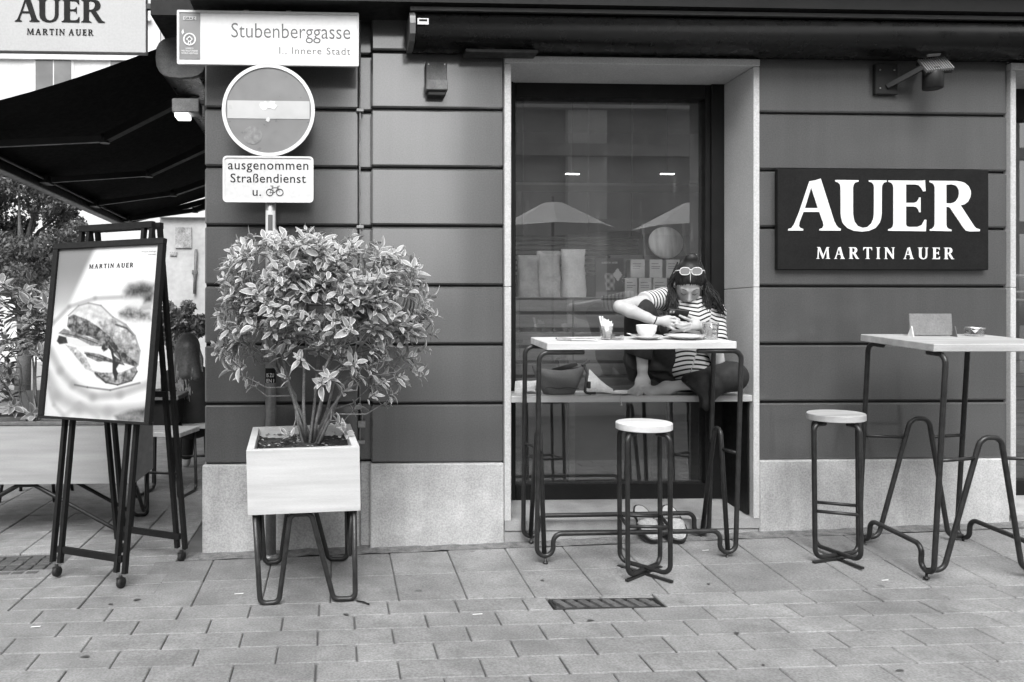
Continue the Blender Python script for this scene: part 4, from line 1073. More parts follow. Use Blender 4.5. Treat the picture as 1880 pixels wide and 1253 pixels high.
# ------------------------------------------------------------------ poster easel
fa, fb, fc = G(100, 1061), G(233, 1066), G(371, 1029)
ec = G(228, 1045); ec = Vector(((fa.x + fc.x) / 2, (fa.y + fc.y) / 2, 0)); ec.x -= .05; ec.z = gz(ec.x, ec.y)
ER = R(-27)
E = thing('poster_easel', 'black wooden easel on castors holding a framed sandwich poster', 'easel', ec, (0, 0, ER))
HW, HD, TOP = .21, .235, 1.80
def leg2(sx, sy, y0, z0, y1, z1):
    for k_ in (-.026, .026):
        part('leg', MB().bar((sx * HW + k_, y0, z0), (sx * HW + k_, y1, z1), .020, .026, Vector((0, 1, 0))), 'black_wood', E)
for sx in (-1, 1):
    leg2(sx, -1, -HD, .075, -.03, TOP); leg2(sx, 1, HD, .075, .025, TOP)
    for sy in (-1, 1):
        cst = part('castor', MB().lathe([(.010, .05), (.010, .068), (.016, .070)], (sx * HW, sy * HD, 0), 12), 'steel_light', E)
        part('fork', MB().box(sx * HW - .016, sx * HW + .016, sy * HD - .012, sy * HD + .016, .034, .052), 'steel', cst)
        part('wheel', MB().lathe([(.012, -.009), (.026, -.009), (.027, 0), (.026, .009), (.012, .009)], (sx * HW, sy * HD + .004, .027), 18, axis='X'), 'rubber', cst)
for sy, y in ((-1, -HD + .012), (1, HD - .012)): part('cross_bar', MB().bar((-HW, y, .14), (HW, y, .14), .022, .032), 'black_wood', E)
part('cross_bar', MB().bar((-HW, .10, .92), (HW, .10, .92), .022, .03), 'black_wood', E)
for y in (-.034, .03): part('top_bar', MB().bar((-HW - .035, y, TOP), (HW + .035, y, TOP), .03, .032), 'black_wood', E)
# framed poster leaning on the front legs
BW, BH = .73, .925; zb0 = .80
lean = math.atan2(HD - .03, TOP - .075)
FM = Matrix.Translation((0, -HD + (zb0 - .075) * math.tan(lean) - .045, zb0)) @ Matrix.Rotation(-lean, 4, 'X')
fw = .032
def fpart(nm, mb, m, par=E): return part(nm, mb.xf(FM), m, par)
for bx in ((-BW / 2, BW / 2, BH - fw, BH), (-BW / 2, BW / 2, 0, .014), (-BW / 2, -BW / 2 + fw, .0145, BH - fw - .0005), (BW / 2 - fw, BW / 2, .0145, BH - fw - .0005)):
    fpart('frame_bar', MB().cbox(bx[0], bx[1], -.022, .012, bx[2], bx[3], .002), 'black_wood')
def paint_poster(U, V):
    """the printed picture: sandwich on white paper (U to the right, V downwards, 0..1)"""
    x = 300 + U * 625; y = 205 + V * 950
    ss = lambda a, b, t: np.clip((t - a) / (b - a), 0, 1) ** 2 * (3 - 2 * np.clip((t - a) / (b - a), 0, 1))
    rng = np.random.RandomState(3); ph = rng.uniform(0, 6.28, (10, 2)); fr = rng.uniform(.01, .09, (10, 2))
    nz = sum(np.sin(fr[i, 0] * x + ph[i, 0]) * np.sin(fr[i, 1] * y + ph[i, 1]) for i in range(10)) / 4
    T = .90 + 0 * x
    T -= .10 * ss(560, 1100, y) * ss(950, 300, x)
    T += (.42 - T) * ss(26, -26, (x - 525) + (y - 230) * .42) * ss(640, 500, y) * (1 - .55 * ss(300, 620, y))
    def ellipse(cx, cy, a, b, ang, tone, soft=.12, tex=0.0, al=1.0):
        nonlocal T
        t = math.radians(ang); dx, dy = x - cx, y - cy; p = dx * math.cos(t) + dy * math.sin(t); q_ = -dx * math.sin(t) + dy * math.cos(t)
        d = np.sqrt((p / a) ** 2 + (q_ / b) ** 2); m = ss(1 + soft, 1 - soft, d) * al
        T = T + (tone * (1 + tex * nz) - T) * m
    def stroke(pts, w, tone, soft=.6, al=1.0):
        nonlocal T
        for (x0_, y0_), (x1_, y1_) in zip(pts[:-1], pts[1:]):
            dx, dy = x1_ - x0_, y1_ - y0_; t = np.clip(((x - x0_) * dx + (y - y0_) * dy) / (dx * dx + dy * dy), 0, 1)
            d = np.hypot(x - x0_ - t * dx, y - y0_ - t * dy); m = ss(w * (1 + soft), w * (1 - soft), d) * al; T = T + (tone - T) * m
    def blur(a, n):
        for _ in range(n): a = (a + np.roll(a, 1, 0) + np.roll(a, -1, 0) + np.roll(a, 1, 1) + np.roll(a, -1, 1)) / 5
        return a / (a.std() + 1e-9)
    hf = .45 * blur(rng.normal(size=x.shape), 2) + .55 * blur(rng.normal(size=x.shape), 14)
    def poly(pts, tone, soft=4.0, tex=0.0, al=1.0, tn=None):
        nonlocal T
        pts = np.array(pts, float); d = np.full(x.shape, 1e9); ins = np.zeros(x.shape, bool)
        for (x0_, y0_), (x1_, y1_) in zip(pts, np.roll(pts, -1, 0)):
            dx, dy = x1_ - x0_, y1_ - y0_; t = np.clip(((x - x0_) * dx + (y - y0_) * dy) / (dx * dx + dy * dy + 1e-9), 0, 1)
            d = np.minimum(d, np.hypot(x - x0_ - t * dx, y - y0_ - t * dy))
            ins ^= ((y0_ > y) != (y1_ > y)) & (x < dx * (y - y0_) / (dy if dy else 1e-9) + x0_)
        m = ss(-soft, soft, np.where(ins, d, -d)) * al
        T = T + (tone * (1 + tex * (hf if tn is None else tn)) - T) * m
    stroke([(300, 640), (400, 540), (560, 495), (720, 490)], 12, .42, .9, .6)
    stroke([(305, 790), (380, 900), (470, 975), (600, 1035), (760, 1015), (930, 950)], 22, .46, .9, .65)
    stroke([(300, 930), (370, 1040), (520, 1100), (700, 1110), (930, 1080)], 30, .48, .95, .65)
    stroke([(430, 1150), (520, 1080), (640, 1140)], 14, .55, .9, .5); stroke([(320, 1000), (360, 1090), (420, 1140)], 12, .5, .9, .5)
    stroke([(480, 975), (560, 985), (700, 995), (870, 950)], 5, .2, .8, .7)
    poly([(740, 1130), (830, 1095), (930, 1075), (930, 1160), (760, 1160)], .25, 16, .3, .85)
    poly([(735, 455), (760, 425), (840, 415), (910, 430), (905, 475), (850, 490), (745, 490)], .16, 34, .5); poly([(850, 490), (905, 470), (905, 520), (855, 530)], .2, 26, .4)
    poly([(735, 545), (800, 505), (850, 510), (840, 545), (780, 560)], .8, 10); poly([(840, 540), (905, 520), (905, 560), (830, 565)], .6, 10)
    poly([(715, 575), (760, 550), (900, 570), (905, 615), (800, 618), (725, 600)], .34, 26, .4)
    poly([(400, 590), (460, 535), (520, 520), (600, 535), (680, 600), (700, 660), (660, 700), (560, 650), (470, 600)], .78, 10, .07)
    poly([(590, 625), (680, 605), (760, 640), (820, 700), (855, 780), (850, 855), (800, 830), (740, 795), (690, 740), (640, 690)], .50, 6, .28)
    poly([(680, 640), (750, 650), (810, 710), (830, 770), (760, 740), (700, 690)], .66, 18, .2, .8)
    stroke([(700, 640), (770, 660), (810, 695)], 5, .12, .8, .8); stroke([(400, 590), (460, 535), (520, 520), (600, 535), (680, 600), (760, 640), (820, 700), (856, 780), (852, 855)], 5, .42, .8, .75); stroke([(450, 560), (530, 545), (600, 575)], 8, .6, .9, .5); stroke([(560, 590), (640, 610), (700, 660)], 8, .55, .9, .5)
    poly([(400, 755), (470, 770), (540, 830), (590, 905), (540, 885), (450, 800)], .62, 6, .25)
    poly([(400, 600), (430, 583), (520, 612), (600, 655), (670, 705), (730, 770), (852, 850), (846, 868), (760, 845), (680, 775), (620, 735), (540, 705), (440, 695), (398, 650)], .24, 4, .7)
    poly([(345, 690), (380, 663), (460, 688), (560, 718), (640, 732), (650, 762), (560, 758), (470, 718), (400, 708)], .42, 4, .25); stroke([(370, 690), (470, 705), (600, 745)], 3, .15, .6, .8)
    poly([(340, 735), (350, 702), (400, 712), (412, 745), (360, 752)], .10, 5, .6)
    poly([(400, 715), (480, 725), (560, 760), (490, 768), (420, 745)], .80, 4); poly([(490, 768), (560, 757), (640, 768), (690, 792), (690, 806), (600, 800), (500, 783)], .84, 3)
    poly([(520, 790), (620, 803), (700, 830), (720, 853), (620, 848), (540, 818)], .30, 3, .5); stroke([(525, 800), (620, 822), (710, 850)], 3, .12, .6, .8)
    poly([(578, 852), (640, 840), (720, 850), (777, 862), (760, 892), (640, 897), (590, 882)], .84, 4); poly([(690, 800), (760, 840), (775, 860), (720, 850)], .16, 3, .8)
    poly([(580, 892), (640, 903), (760, 897), (840, 862), (852, 890), (822, 942), (742, 968), (670, 960), (610, 926)], .42, 4, .45)
    stroke([(600, 905), (670, 955), (742, 965), (822, 940), (850, 890)], 4, .10, .7, .8)
    stroke([(650, 740), (690, 780), (712, 850), (722, 905), (730, 935)], 7, .05, .4); poly([(700, 840), (745, 845), (725, 880), (740, 905), (722, 935), (705, 900)], .07, 3, .4); stroke([(680, 745), (735, 800), (750, 835)], 4, .12, .5); poly([(625, 770), (640, 725), (670, 735), (665, 775), (640, 790)], .22, 3, .9)
    return np.clip(.58 * (np.clip(T, .08, 1) / .9) ** 1.6, .012, .6)
nx, ny = 170, 256; px0, px1, pz0, pz1 = -BW / 2 + fw - .004, BW / 2 - fw + .004, .012, BH - fw + .004
U, V = np.meshgrid(np.linspace(0, 1, nx), np.linspace(0, 1, ny)); TN = paint_poster(U, V)
m = MB(); m.v = [(px0 + (px1 - px0) * u, -.006, pz1 + (pz0 - pz1) * v_) for u, v_ in zip(U.ravel(), V.ravel())]
m.f = [(j * nx + i, (j + 1) * nx + i, (j + 1) * nx + i + 1, j * nx + i + 1) for j in range(ny - 1) for i in range(nx - 1)]; m.sm = [False] * len(m.f); m.tone = TN.ravel()
po = fpart('poster', m, 'print')
fpart('poster_lettering', serif_text(MB(), 'MARTIN AUER', px0 + (px1 - px0) * .33, px0 + (px1 - px0) * .765, pz1 - (pz1 - pz0) * .128, .023, -.0085, -.0075, .3), 'print_dark', po)
for i, (w_, yy) in enumerate(((.135, .045), (.075, .062))):
    fpart('small_lettering', text(MB(), 'Frisch belegt', px0 + (px1 - px0) * (.97 - w_), px0 + (px1 - px0) * .97, pz1 - (pz1 - pz0) * yy, -.0078, .011), 'print_grey', po).__setitem__('kind', 'stuff')
fpart('back_board', MB().box(-BW / 2 + .01, BW / 2 - .01, .002, .006, .01, BH - .01), 'black_wood', po)
# ------------------------------------------------------------------ behind the glass
def xz(px0, py0, px1, py1, Y):
    a = W(px0, py1, Y); b = W(px1, py0, Y); return a.x, b.x, a.z, b.z
YI = .66
# crate shelf seen from behind: horizontal boards with gaps
sh = thing('crate_shelf', 'dark wooden crate shelf with slatted back inside the window', 'shelf', (W(1110, 600, YI).x, YI, -.1))
xl, xr = W(946, 600, YI).x, W(1240, 600, YI).x; xm = W(1052, 600, YI).x
for (ya_, yb_) in ((547, 572), (578, 602), (610, 634), (640, 662), (668, 688), (694, 722)):
    for (x0, x1) in ((xl, xm - .004), (xm + .004, xr)):
        part('slat', MB().cbox(x0, x1, YI, YI + .02, W(1100, yb_, YI).z, W(1100, ya_, YI).z, .003), 'crate_wood', sh, True)
zs = W(1100, 546, YI).z
part('shelf_top', MB().cbox(xl, xr + .2, YI, YI + .42, zs - .02, zs, .002), 'crate_wood', sh, True)
for x in (xl, xm - .02, xr - .04): part('upright', MB().box(x, x + .04, YI + .022, YI + .06, -.1, zs - .021), 'wood_dark', sh, True)
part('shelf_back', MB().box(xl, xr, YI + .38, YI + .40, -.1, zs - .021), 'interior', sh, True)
jar_n = 0
for px, w_ in ((965, 14), (983, 16), (1003, 10)):
    x0, x1, z0, z1 = xz(px - w_ / 2, 600, px + w_ / 2, 612, YI + .12)
    j = single('jar', MB().lathe([(.0, 0), (.04, 0), (.042, .02), (.042, .09), (.034, .10), (.034, .12), (0, .12)], n=18), 'kraft_pale', ('small pale jar on the crate shelf, ' + ('left', 'middle', 'right')[jar_n] + ' of three behind the slats'), 'jar', 'jars on the crate shelf', origin=None)
    j.location = ((x0 + x1) / 2, YI + .12, z0 - .05); jar_n += 1
# coffee bags on the shelf
def bag(px0, px1, py0, label, Y, m):
    x0, x1, z0, z1 = xz(px0, py0, px1, 545, Y); w = x1 - x0; h = z1 - zs
    t = thing('coffee_bag', label, 'bag', ((x0 + x1) / 2, Y, zs), (R(-2), 0, R(rnd.uniform(-5, 5))), 'stand-up bags in the window')
    n_, k_ = 12, 14; vs = []
    for i in range(n_ + 1):
        f = i / n_
        dep = .045 * (1 - f ** 2.2) + .004; wid = w / 2 * (1 - .06 * math.sin(math.pi * f) - .03 * f)
        for kk in range(k_):
            a = 2 * math.pi * kk / k_; sx, sy = math.cos(a), math.sin(a)
            vs.append((wid * math.copysign(abs(sx) ** .45, sx), dep * math.copysign(abs(sy) ** .9, sy) + .006 * math.sin(7 * f + 3 * sx) + .005 * math.sin(19 * f + 9 * sx + px0) + .004 * math.sin(31 * f - 13 * sx), h * f))
    m_ = MB().add(vs, [(i * k_ + kk, i * k_ + (kk + 1) % k_, (i + 1) * k_ + (kk + 1) % k_, (i + 1) * k_ + kk) for i in range(n_) for kk in range(k_)], True)
    part('pouch', m_, m, t); part('seal', MB().cbox(-w / 2 * .97, w / 2 * .97, -.005, .005, h - .03, h + .004, .001), m, t)
    return t
bag(949, 990, 470, 'grey paper pouch at the left edge of the window shelf', YI + .10, 'kraft')
bag(985, 1032, 462, 'grey paper pouch in the middle of three on the window shelf', YI + .16, 'kraft')
bag(1030, 1076, 459, 'light paper pouch nearest the printed card on the window shelf', YI + .09, 'kraft_pale')
# printed card with a drink on it
x0, x1, z0, z1 = xz(1094, 474, 1146, 545, YI + .08)
t = thing('printed_card', 'dark printed card showing an iced drink on the window shelf', 'card', ((x0 + x1) / 2, YI + .08, zs), (R(-3), 0, 0))
nx, ny = 40, 52; U, V = np.meshgrid(np.linspace(0, 1, nx), np.linspace(0, 1, ny)); T_ = .035 + .02 * np.sin(9 * V + 3 * U)
T_ = np.where((np.abs(U - .5) < .2 - .05 * V) & (V > .38) & (V < .82), .22 + .2 * np.sin(25 * U) * np.sin(30 * V), T_); T_ = np.where((V > .86), .14, T_)
T_ = np.where((np.abs(U - .78) + np.abs(V - .42) < .17), .5, T_)
m = MB(); w_, h_ = x1 - x0, z1 - zs; m.v = [(-w_ / 2 + w_ * u, -.002, h_ * (1 - v_)) for u, v_ in zip(U.ravel(), V.ravel())]
m.f = [(j * nx + i, (j + 1) * nx + i, (j + 1) * nx + i + 1, j * nx + i + 1) for j in range(ny - 1) for i in range(nx - 1)]; m.sm = [False] * len(m.f); m.tone = np.clip(T_, .02, .6).ravel()
part('print', m, 'print', t); part('card', MB().box(-w_ / 2, w_ / 2, 0, .003, 0, h_), 'wood_dark', t)
part('lettering', serif_text(MB(), 'MARTIN AUER', -w_ * .28, w_ * .28, h_ * .86, .012, -.004, -.003, .25), 'letters_white', t)
# small packets: two rows
zmid = None
rows = [((1145, 1168), (1171, 1194), (1196, 1222)), ((1156, 1182), (1190, 1214), (1222, 1246))]
zr = zs
for r_, row in enumerate(rows):
    for c_, (a, b) in enumerate(row):
        x0, x1, z0, z1 = xz(a, 509, b, 545, YI + .12)
        h = (z1 - z0) * (1 if r_ == 0 else .93)
        t = thing('tea_packet', ('lower' if r_ == 0 else 'upper') + ' row packet of pale card, ' + ('left', 'middle', 'right')[c_] + ' of three on the shelf', 'packet', ((x0 + x1) / 2, YI + .14, zr), (0, 0, R(rnd.uniform(-4, 4))), 'card packets in the window')
        part('carton', MB().cbox(-(x1 - x0) / 2, (x1 - x0) / 2, -.04, .04, 0, h, .002), 'box_tea', t)
        for zz in (.75, .6, .5): part('print_line', MB().box(-(x1 - x0) * .36, (x1 - x0) * rnd.uniform(.1, .36), -.0412, -.0404, h * zz, h * zz + .005), mat('print_mid', .26, .7, .1), t)
    zr += (z1 - z0) + .001
part('shelf_riser', MB().box(W(1150, 600, YI).x, W(1250, 600, YI).x, YI + .3, YI + .34, zs, zs + .3), 'wood_dark', sh, True)
c = W(1222, 446, YI + .26)
t = thing('round_board', 'round wooden serving board leaning behind the packets', 'board', (c.x, c.y, c.z), (R(-8), 0, 0))
part('disc', MB().lathe([(0, -.01), (.118, -.01), (.121, 0), (.118, .01), (0, .01)], n=36, axis='Y').xf(Matrix.Diagonal((1, 1, .92, 1))), 'board_round', t)
part('batten', MB().cbox(-.15, -.135, .015, .03, -.2, .14, .002), 'wood_dark', t); part('batten', MB().cbox(.135, .15, .015, .03, -.2, .14, .002), 'wood_dark', t)
# strip lamps and light shelf edge deep in the room
for px, lab in ((1051, 'left lit strip lamp hanging inside the shop'), (1225, 'right lit strip lamp hanging inside the shop')):
    p = W(px, 320, 2.6)
    t = thing('strip_lamp', lab, 'lamp', p, (0, 0, R(2)), 'strip lamps in the shop')
    part('tube', MB().cbox(-.06, .06, -.012, .012, -.003, .003, .001), 'lamp_lit', t); part('housing', MB().box(-.07, .07, -.02, .02, .0035, .02), 'black_metal', t)
    part('rod', MB().box(-.004, .004, -.004, .004, .02, 3.4 - p.z), 'black_metal', t)
p0, p1 = W(930, 340, 1.8), W(1330, 335, 1.8)
t = thing('wall_shelf', 'long pale shelf edge inside the shop below the strip lamps', 'shelf', (p0.x, 1.8, p0.z))
part('board', MB().box(p0.x, p1.x, 1.8, 2.1, p0.z, p0.z + .022), 'far_trim', t, True)
for x in (p0.x + .1, p1.x - .1): part('hanger', MB().box(x, x + .02, 1.95, 1.97, p0.z + .022, 3.4), 'black_metal', t, True)
# rolled shutter / slats further back
t = thing('slatted_blind', 'horizontal slatted blind deep inside the shop', 'blind', (W(1020, 470, 2.4).x, 2.4, W(1020, 505, 2.4).z))
for py in (437, 446, 455, 464, 473, 482, 492, 502):
    a, b = W(925, py, 2.4), W(1172, py, 2.4)
    part('slat', MB().box(a.x, b.x, 2.4, 2.43, a.z - .012, a.z + .012), mat('blind_pale', .5, .6, .1), t, True)
for px in (960, 1080, 1160): a = W(px, 600, 2.44); part('cord', MB().box(a.x, a.x + .01, 2.44, 2.45, W(px, 505, 2.44).z, 3.39), 'wood_dark', t, True)
# pale lines inside the right-hand window
for py in (507, 537, 552):
    a = W(1858, py, .62); sl = single('window_shelf', MB().cbox(0, 1.2, 0, .25, 0, .010, .001), 'far_trim', {507: 'highest', 537: 'middle', 552: 'lowest'}[py] + ' of three thin pale shelves inside the right edge window', 'shelf', 'shelves in the right window'); sl.location = a
def deck(px0, px1, py0, py1, Y, m, nm, lab, cat):
    x0, x1, z0, z1 = xz(px0, py0, px1, py1, Y); return single(nm, MB().cbox(x0, x1, Y, Y + .3, z0, z1, .005), m, lab, cat)
cb = thing('slatted_cupboard', 'dark slatted cupboard behind the glass at the right edge', 'cupboard', (W(1900, 700, .7).x, .7, -.1))
for i in range(11):
    a, b = W(1860, 640 + i * 24, .7), W(2060, 640 + i * 24 + 21, .7); part('slat', MB().cbox(a.x - .1, b.x, .7, .72, b.z, a.z, .004), 'wood_dark', cb, True)
part('carcass', MB().box(W(1860, 700, .7).x - .1, W(2060, 700, .7).x, .725, 1.1, -.1, W(1900, 640, .7).z), 'interior', cb, True)

# ------------------------------------------------------------------ things on the bench and under the table
zb_ = ZBENCH
def bpt(px, Y): return Vector((W(px, 600, Y).x, Y, zb_))
# waist bag
c = bpt(1026, .10)
t = thing('waist_bag', 'grey nylon waist bag with open flap on the bench', 'bag', c, (0, 0, R(4)))
n_, k_ = 14, 24; vs = []
hB = .165
for i in range(n_ + 1):
    f = i / n_; wid = .085 + .075 * f ** .8; dep = .05 + .012 * math.sin(math.pi * f) - .02 * f
    for kk in range(k_):
        a = 2 * math.pi * kk / k_; sx, sy = math.cos(a), math.sin(a)
        z = hB * f * (1 - .16 * (1 - abs(sx)) * f) 
        vs.append((wid * math.copysign(abs(sx) ** .6, sx) * (1 + .02 * math.sin(5 * a + 6 * f)), dep * sy + .004 * math.sin(9 * f + 4 * sx), z))
m = MB().add(vs, [(i * k_ + kk, i * k_ + (kk + 1) % k_, (i + 1) * k_ + (kk + 1) % k_, (i + 1) * k_ + kk) for i in range(n_) for kk in range(k_)], True); m.f.append(list(range(k_))[::-1]); m.sm.append(False)
part('pouch', m, 'bag_nylon', t)
part('seam', MB().tube([(-.10 - .035 * 0 + .2 * i / 12, -.055, .04 + .004 * math.sin(i)) for i in range(13)], .0018, 6), 'bag_strap', t)
part('flap', MB().add([(-.09, .01, .135), (.06, .02, .14), (.125, .02, .165), (.10, -.015, .180), (.06, -.01, .176), (-.05, -.01, .145)], [(0, 1, 5), (1, 2, 3, 4), (1, 4, 5)], True), mat('flap_grey', .26, .7, .1, 20), t)
part('strap', MB().tube(fillet([(.15, .0, .17), (.168, -.01, .12), (.15, -.03, .06), (.135, -.05, .01), (.17, -.06, .008)], .02, 5), .008, 6), 'bag_strap', t)
part('buckle', MB().cbox(.155, .175, -.045, -.03, .035, .075, .003), 'bag_strap', t); part('buckle', MB().cbox(.16, .205, -.05, -.032, .002, .014, .003), 'bag_strap', t)
part('strap_tab', MB().bar((.14, 0, .165), (.178, 0, .195), .03, .01), 'bag_strap', t)
# newspaper lying behind the bag and sloping to the bench
def sheet(name, label, cat, pts, m, n=10, bumps=.004, seed=1, thick=.002, **k):
    q = random.Random(seed); a, b, c_, d = [Vector(p) for p in pts]; vs = []
    for j in range(n + 1):
        for i in range(n + 1):
            u, v_ = i / n, j / n; p = a.lerp(b, u).lerp(d.lerp(c_, u), v_); p.z += bumps * (math.sin(5 * u + seed) * math.sin(4 * v_ + 2 * seed)) + q.uniform(-.0006, .0006); vs.append(p)
    N = len(vs); vs += [p + Vector((0, 0, -thick)) for p in vs]
    fs = []
    for j in range(n):
        for i in range(n): a_ = j * (n + 1) + i; fs += [(a_, a_ + 1, a_ + n + 2, a_ + n + 1), (N + a_ + n + 1, N + a_ + n + 2, N + a_ + 1, N + a_)]
    return single(name, MB().add(vs, fs, True), m, label, cat, **k)
zz = zb_
sheet('newspaper', 'open grey newspaper leaning over the bench between bag and foot', 'newspaper', [(W(1076, 600, .12).x, .12, zz + .012), (W(1122, 600, .06).x, .06, zz + .008), (W(1128, 600, .2).x, .22, zz + .012), (W(1082, 600, .26).x, .26, zz + .13)], 'newspaper', bumps=.006, seed=2)
sheet('newspaper', 'crumpled paper sheet left of the bag on the bench', 'newspaper', [(W(938, 600, .12).x + .02, .12, zz + .006), (W(982, 600, .1).x, .1, zz + .012), (W(985, 600, .27).x, .27, zz + .07), (W(940, 600, .27).x + .02, .27, zz + .06)], 'newspaper', bumps=.008, seed=4)
mt = sheet('seat_mat', 'thin woven seat mat with a fringe under the bare feet', 'mat', [(W(1124, 600, .02).x, .02, zz + .005), (W(1300, 600, .01).x, .01, zz + .006), (W(1300, 600, .3).x, .3, zz + .006), (W(1130, 600, .3).x, .3, zz + .005)], mat('mat_weave', .4, .9, .2, 40, .25, 160, .6, 150), n=20, bumps=.002, seed=3)
part('tassel', MB().tube([W(1139, 723, -.004), W(1140, 728, -.016), W(1138.5, 735, -.018), W(1141, 741, -.018), W(1142, 745, -.018), W(1139.5, 744, -.019)], .0028, 6), 'insole', mt, True)
# slippers leaning on the step
for px, lab, rr in ((1203, 'left slipper of the pair propped on the step', 4), (1248, 'right slipper of the pair propped on the step', -5)):
    g = G(px, 1001)
    t = thing('slipper', lab, 'slipper', (g.x, g.y + .01, gz(g.x, g.y)), (R(33), 0, R(rr)), 'slippers under the table'); t.scale = (1.28, 1.05, 1.2)
    ol = []
    for i in range(36):
        a = 2 * math.pi * i / 36; y = .125 - .125 * math.cos(a); wv = (.048 if y < .12 else .04) * (1 + .0 * y); ol.append((wv * math.copysign(abs(math.sin(a)) ** .75, math.sin(a)), y))
    part('sole', MB().prism(ol, (), 0, .026, 'XY', True), 'rubber', t)
    part('welt', MB().tube([(x * 1.0, y, .0265) for x, y in ol], .004, 6, True), 'black_metal', t)
    part('insole', MB().prism([(x * .93, .125 + (y - .125) * .95) for x, y in ol], (), .027, .031, 'XY', True), 'insole', t)
    up = MB(); vs = []; 
    for i in range(9):
        f = i / 8; y = .012 + .11 * f
        for kk in range(9):
            a = math.pi * kk / 8; wv = .046 * math.sin(math.pi * (.15 + .85 * min(1, y / .12)) / 2 + .05); vs.append((-wv * math.cos(a), y, .027 + .030 * math.sin(a) * (.25 + .75 * f)))
    up.add(vs, [(i * 9 + kk, i * 9 + kk + 1, (i + 1) * 9 + kk + 1, (i + 1) * 9 + kk) for i in range(8) for kk in range(8)], True)
    part('upper', up, mat('felt', .30, .9, .15, 60, .2, 200), t)

# ------------------------------------------------------------------ the person at the window
def P3(px, py, Y): return np.array(W(px, py, Y))
PER = thing('person', 'person in a striped tee and black trousers, barefoot on the bench, bent over a phone', 'person', (W(1285, 700, .2).x, .2, zb_))
pelv = P3(1263, 690, .20); pelv[2] = zb_ + .12
hipR = pelv + np.array([-.075, .02, -.01]); hipL = pelv + np.array([.085, -.01, -.01])
waist = P3(1263, 640, .15); chest = P3(1266, 590, .11); neckb = P3(1268, 556, .075)
shR = P3(1218, 549, .12); shL = P3(1311, 574, .12)
elR = P3(1138, 563, -.06); wrR = P3(1203, 590, -.095)
elL = P3(1318, 662, .02); wrL = P3(1291, 600, -.07)
knR = P3(1177, 574, .02); anR = P3(1180, 700, .10)
knL = P3(1345, 692, -.04); anL = P3(1224, 712, .02)
# head frame: x to the viewer's right, y out of the face, z to the crown
HP = R(49); hc = P3(1264, 521, .03)
HYAW = R(20)
HX = np.array([math.cos(HYAW), -math.sin(HYAW), -.05]); HY = np.array([-math.sin(HYAW) * math.cos(HP), -math.cos(HYAW) * math.cos(HP), -math.sin(HP)]); HY /= np.linalg.norm(HY)
HX = HX - HY * (HX @ HY); HX /= np.linalg.norm(HX); HZ = np.cross(HX, HY); 
if HZ[2] < 0: HZ = -HZ
HM = np.stack([HX, HY, HZ], 1)
def H(x, y, z): return hc + HM @ np.array([x, y, z])
prims = []
# torso
prims += [ell(pelv, (.15, .11, .11)), cone(pelv, waist, .11, .095), cone(waist, chest, .095, .105), ell(chest, (.138, .10, .12)), (cone(shR, shL, .048, .048), .03), cone(chest, neckb, .07, .05)]
prims += [(cone(neckb, H(0, -.035, -.06), .046, .048), .02)]
# head
prims += [(ell(H(0, -.018, .035), (.074, .094, .085), HM), .02), (ell(H(0, .030, -.032), (.061, .062, .082), HM), .02), (cone(H(-.045, .0, -.06), H(0, .058, -.098), .024, .019), .02), (cone(H(.045, .0, -.06), H(0, .058, -.098), .024, .019), .02), (ell(H(0, .068, -.097), (.019, .016, .016), HM), .015)]
face = [(cone(H(0, .086, .014), H(0, .106, -.028), .006, .0105), .014), (ell(H(-.010, .094, -.034), (.007, .009, .006), HM), .008), (ell(H(.010, .094, -.034), (.007, .009, .006), HM), .008),
        (ell(H(-.03, .070, .006), (.017, .012, .011), HM), .014), (ell(H(.03, .070, .006), (.017, .012, .011), HM), .014), (cone(H(-.042, .066, .026), H(-.014, .082, .027), .006, .006), .016), (cone(H(.042, .066, .026), H(.014, .082, .027), .006, .006), .016),
        (cone(H(-.015, .083, -.062), H(.015, .083, -.062), .005, .005), .008), (cone(H(-.012, .081, -.071), H(.012, .081, -.071), .0055, .0055), .008),
        (ell(H(-.073, -.005, -.012), (.009, .018, .028), HM), .008), (ell(H(.073, -.005, -.012), (.009, .018, .028), HM), .008)]
# arms
lk = .012
mR_ = elR + (wrR - elR) * .3; mL_ = elL + (wrL - elL) * .3
prims += [(cone(shR, shR + (elR - shR) * .6, .046, .040), .02), (cone(shR + (elR - shR) * .6, elR, .040, .034), lk), (cone(elR, mR_, .034, .038), lk), (cone(mR_, elR + (wrR - elR) * .75, .038, .028), lk), (cone(elR + (wrR - elR) * .75, wrR, .028, .0235), lk)]
prims += [(cone(shL, shL + (elL - shL) * .6, .046, .040), .02), (cone(shL + (elL - shL) * .6, elL, .040, .034), lk), (cone(elL, mL_, .034, .038), lk), (cone(mL_, wrL, .038, .024), lk)]
# legs (under the trousers; bare from mid shin)
prims += [(cone(hipR, knR, .08, .054), lk), (cone(knR, knR + (anR - knR) * .3, .052, .048), lk), (cone(knR + (anR - knR) * .3, anR + (knR - anR) * .2, .048, .028), lk), (cone(anR + (knR - anR) * .2, anR, .028, .028), lk), (ell(anR + np.array([-.024, 0, .0]), (.012, .014, .014)), .012), (ell(anR + np.array([.024, 0, .0]), (.012, .014, .014)), .012)]
prims += [(cone(hipL, knL, .08, .056), lk), (cone(knL, knL + (anL - knL) * .3, .052, .048), lk), (cone(knL + (anL - knL) * .3, anL + (knL - anL) * .15, .048, .027), lk), (cone(anL + (knL - anL) * .15, anL, .027, .028), lk)]
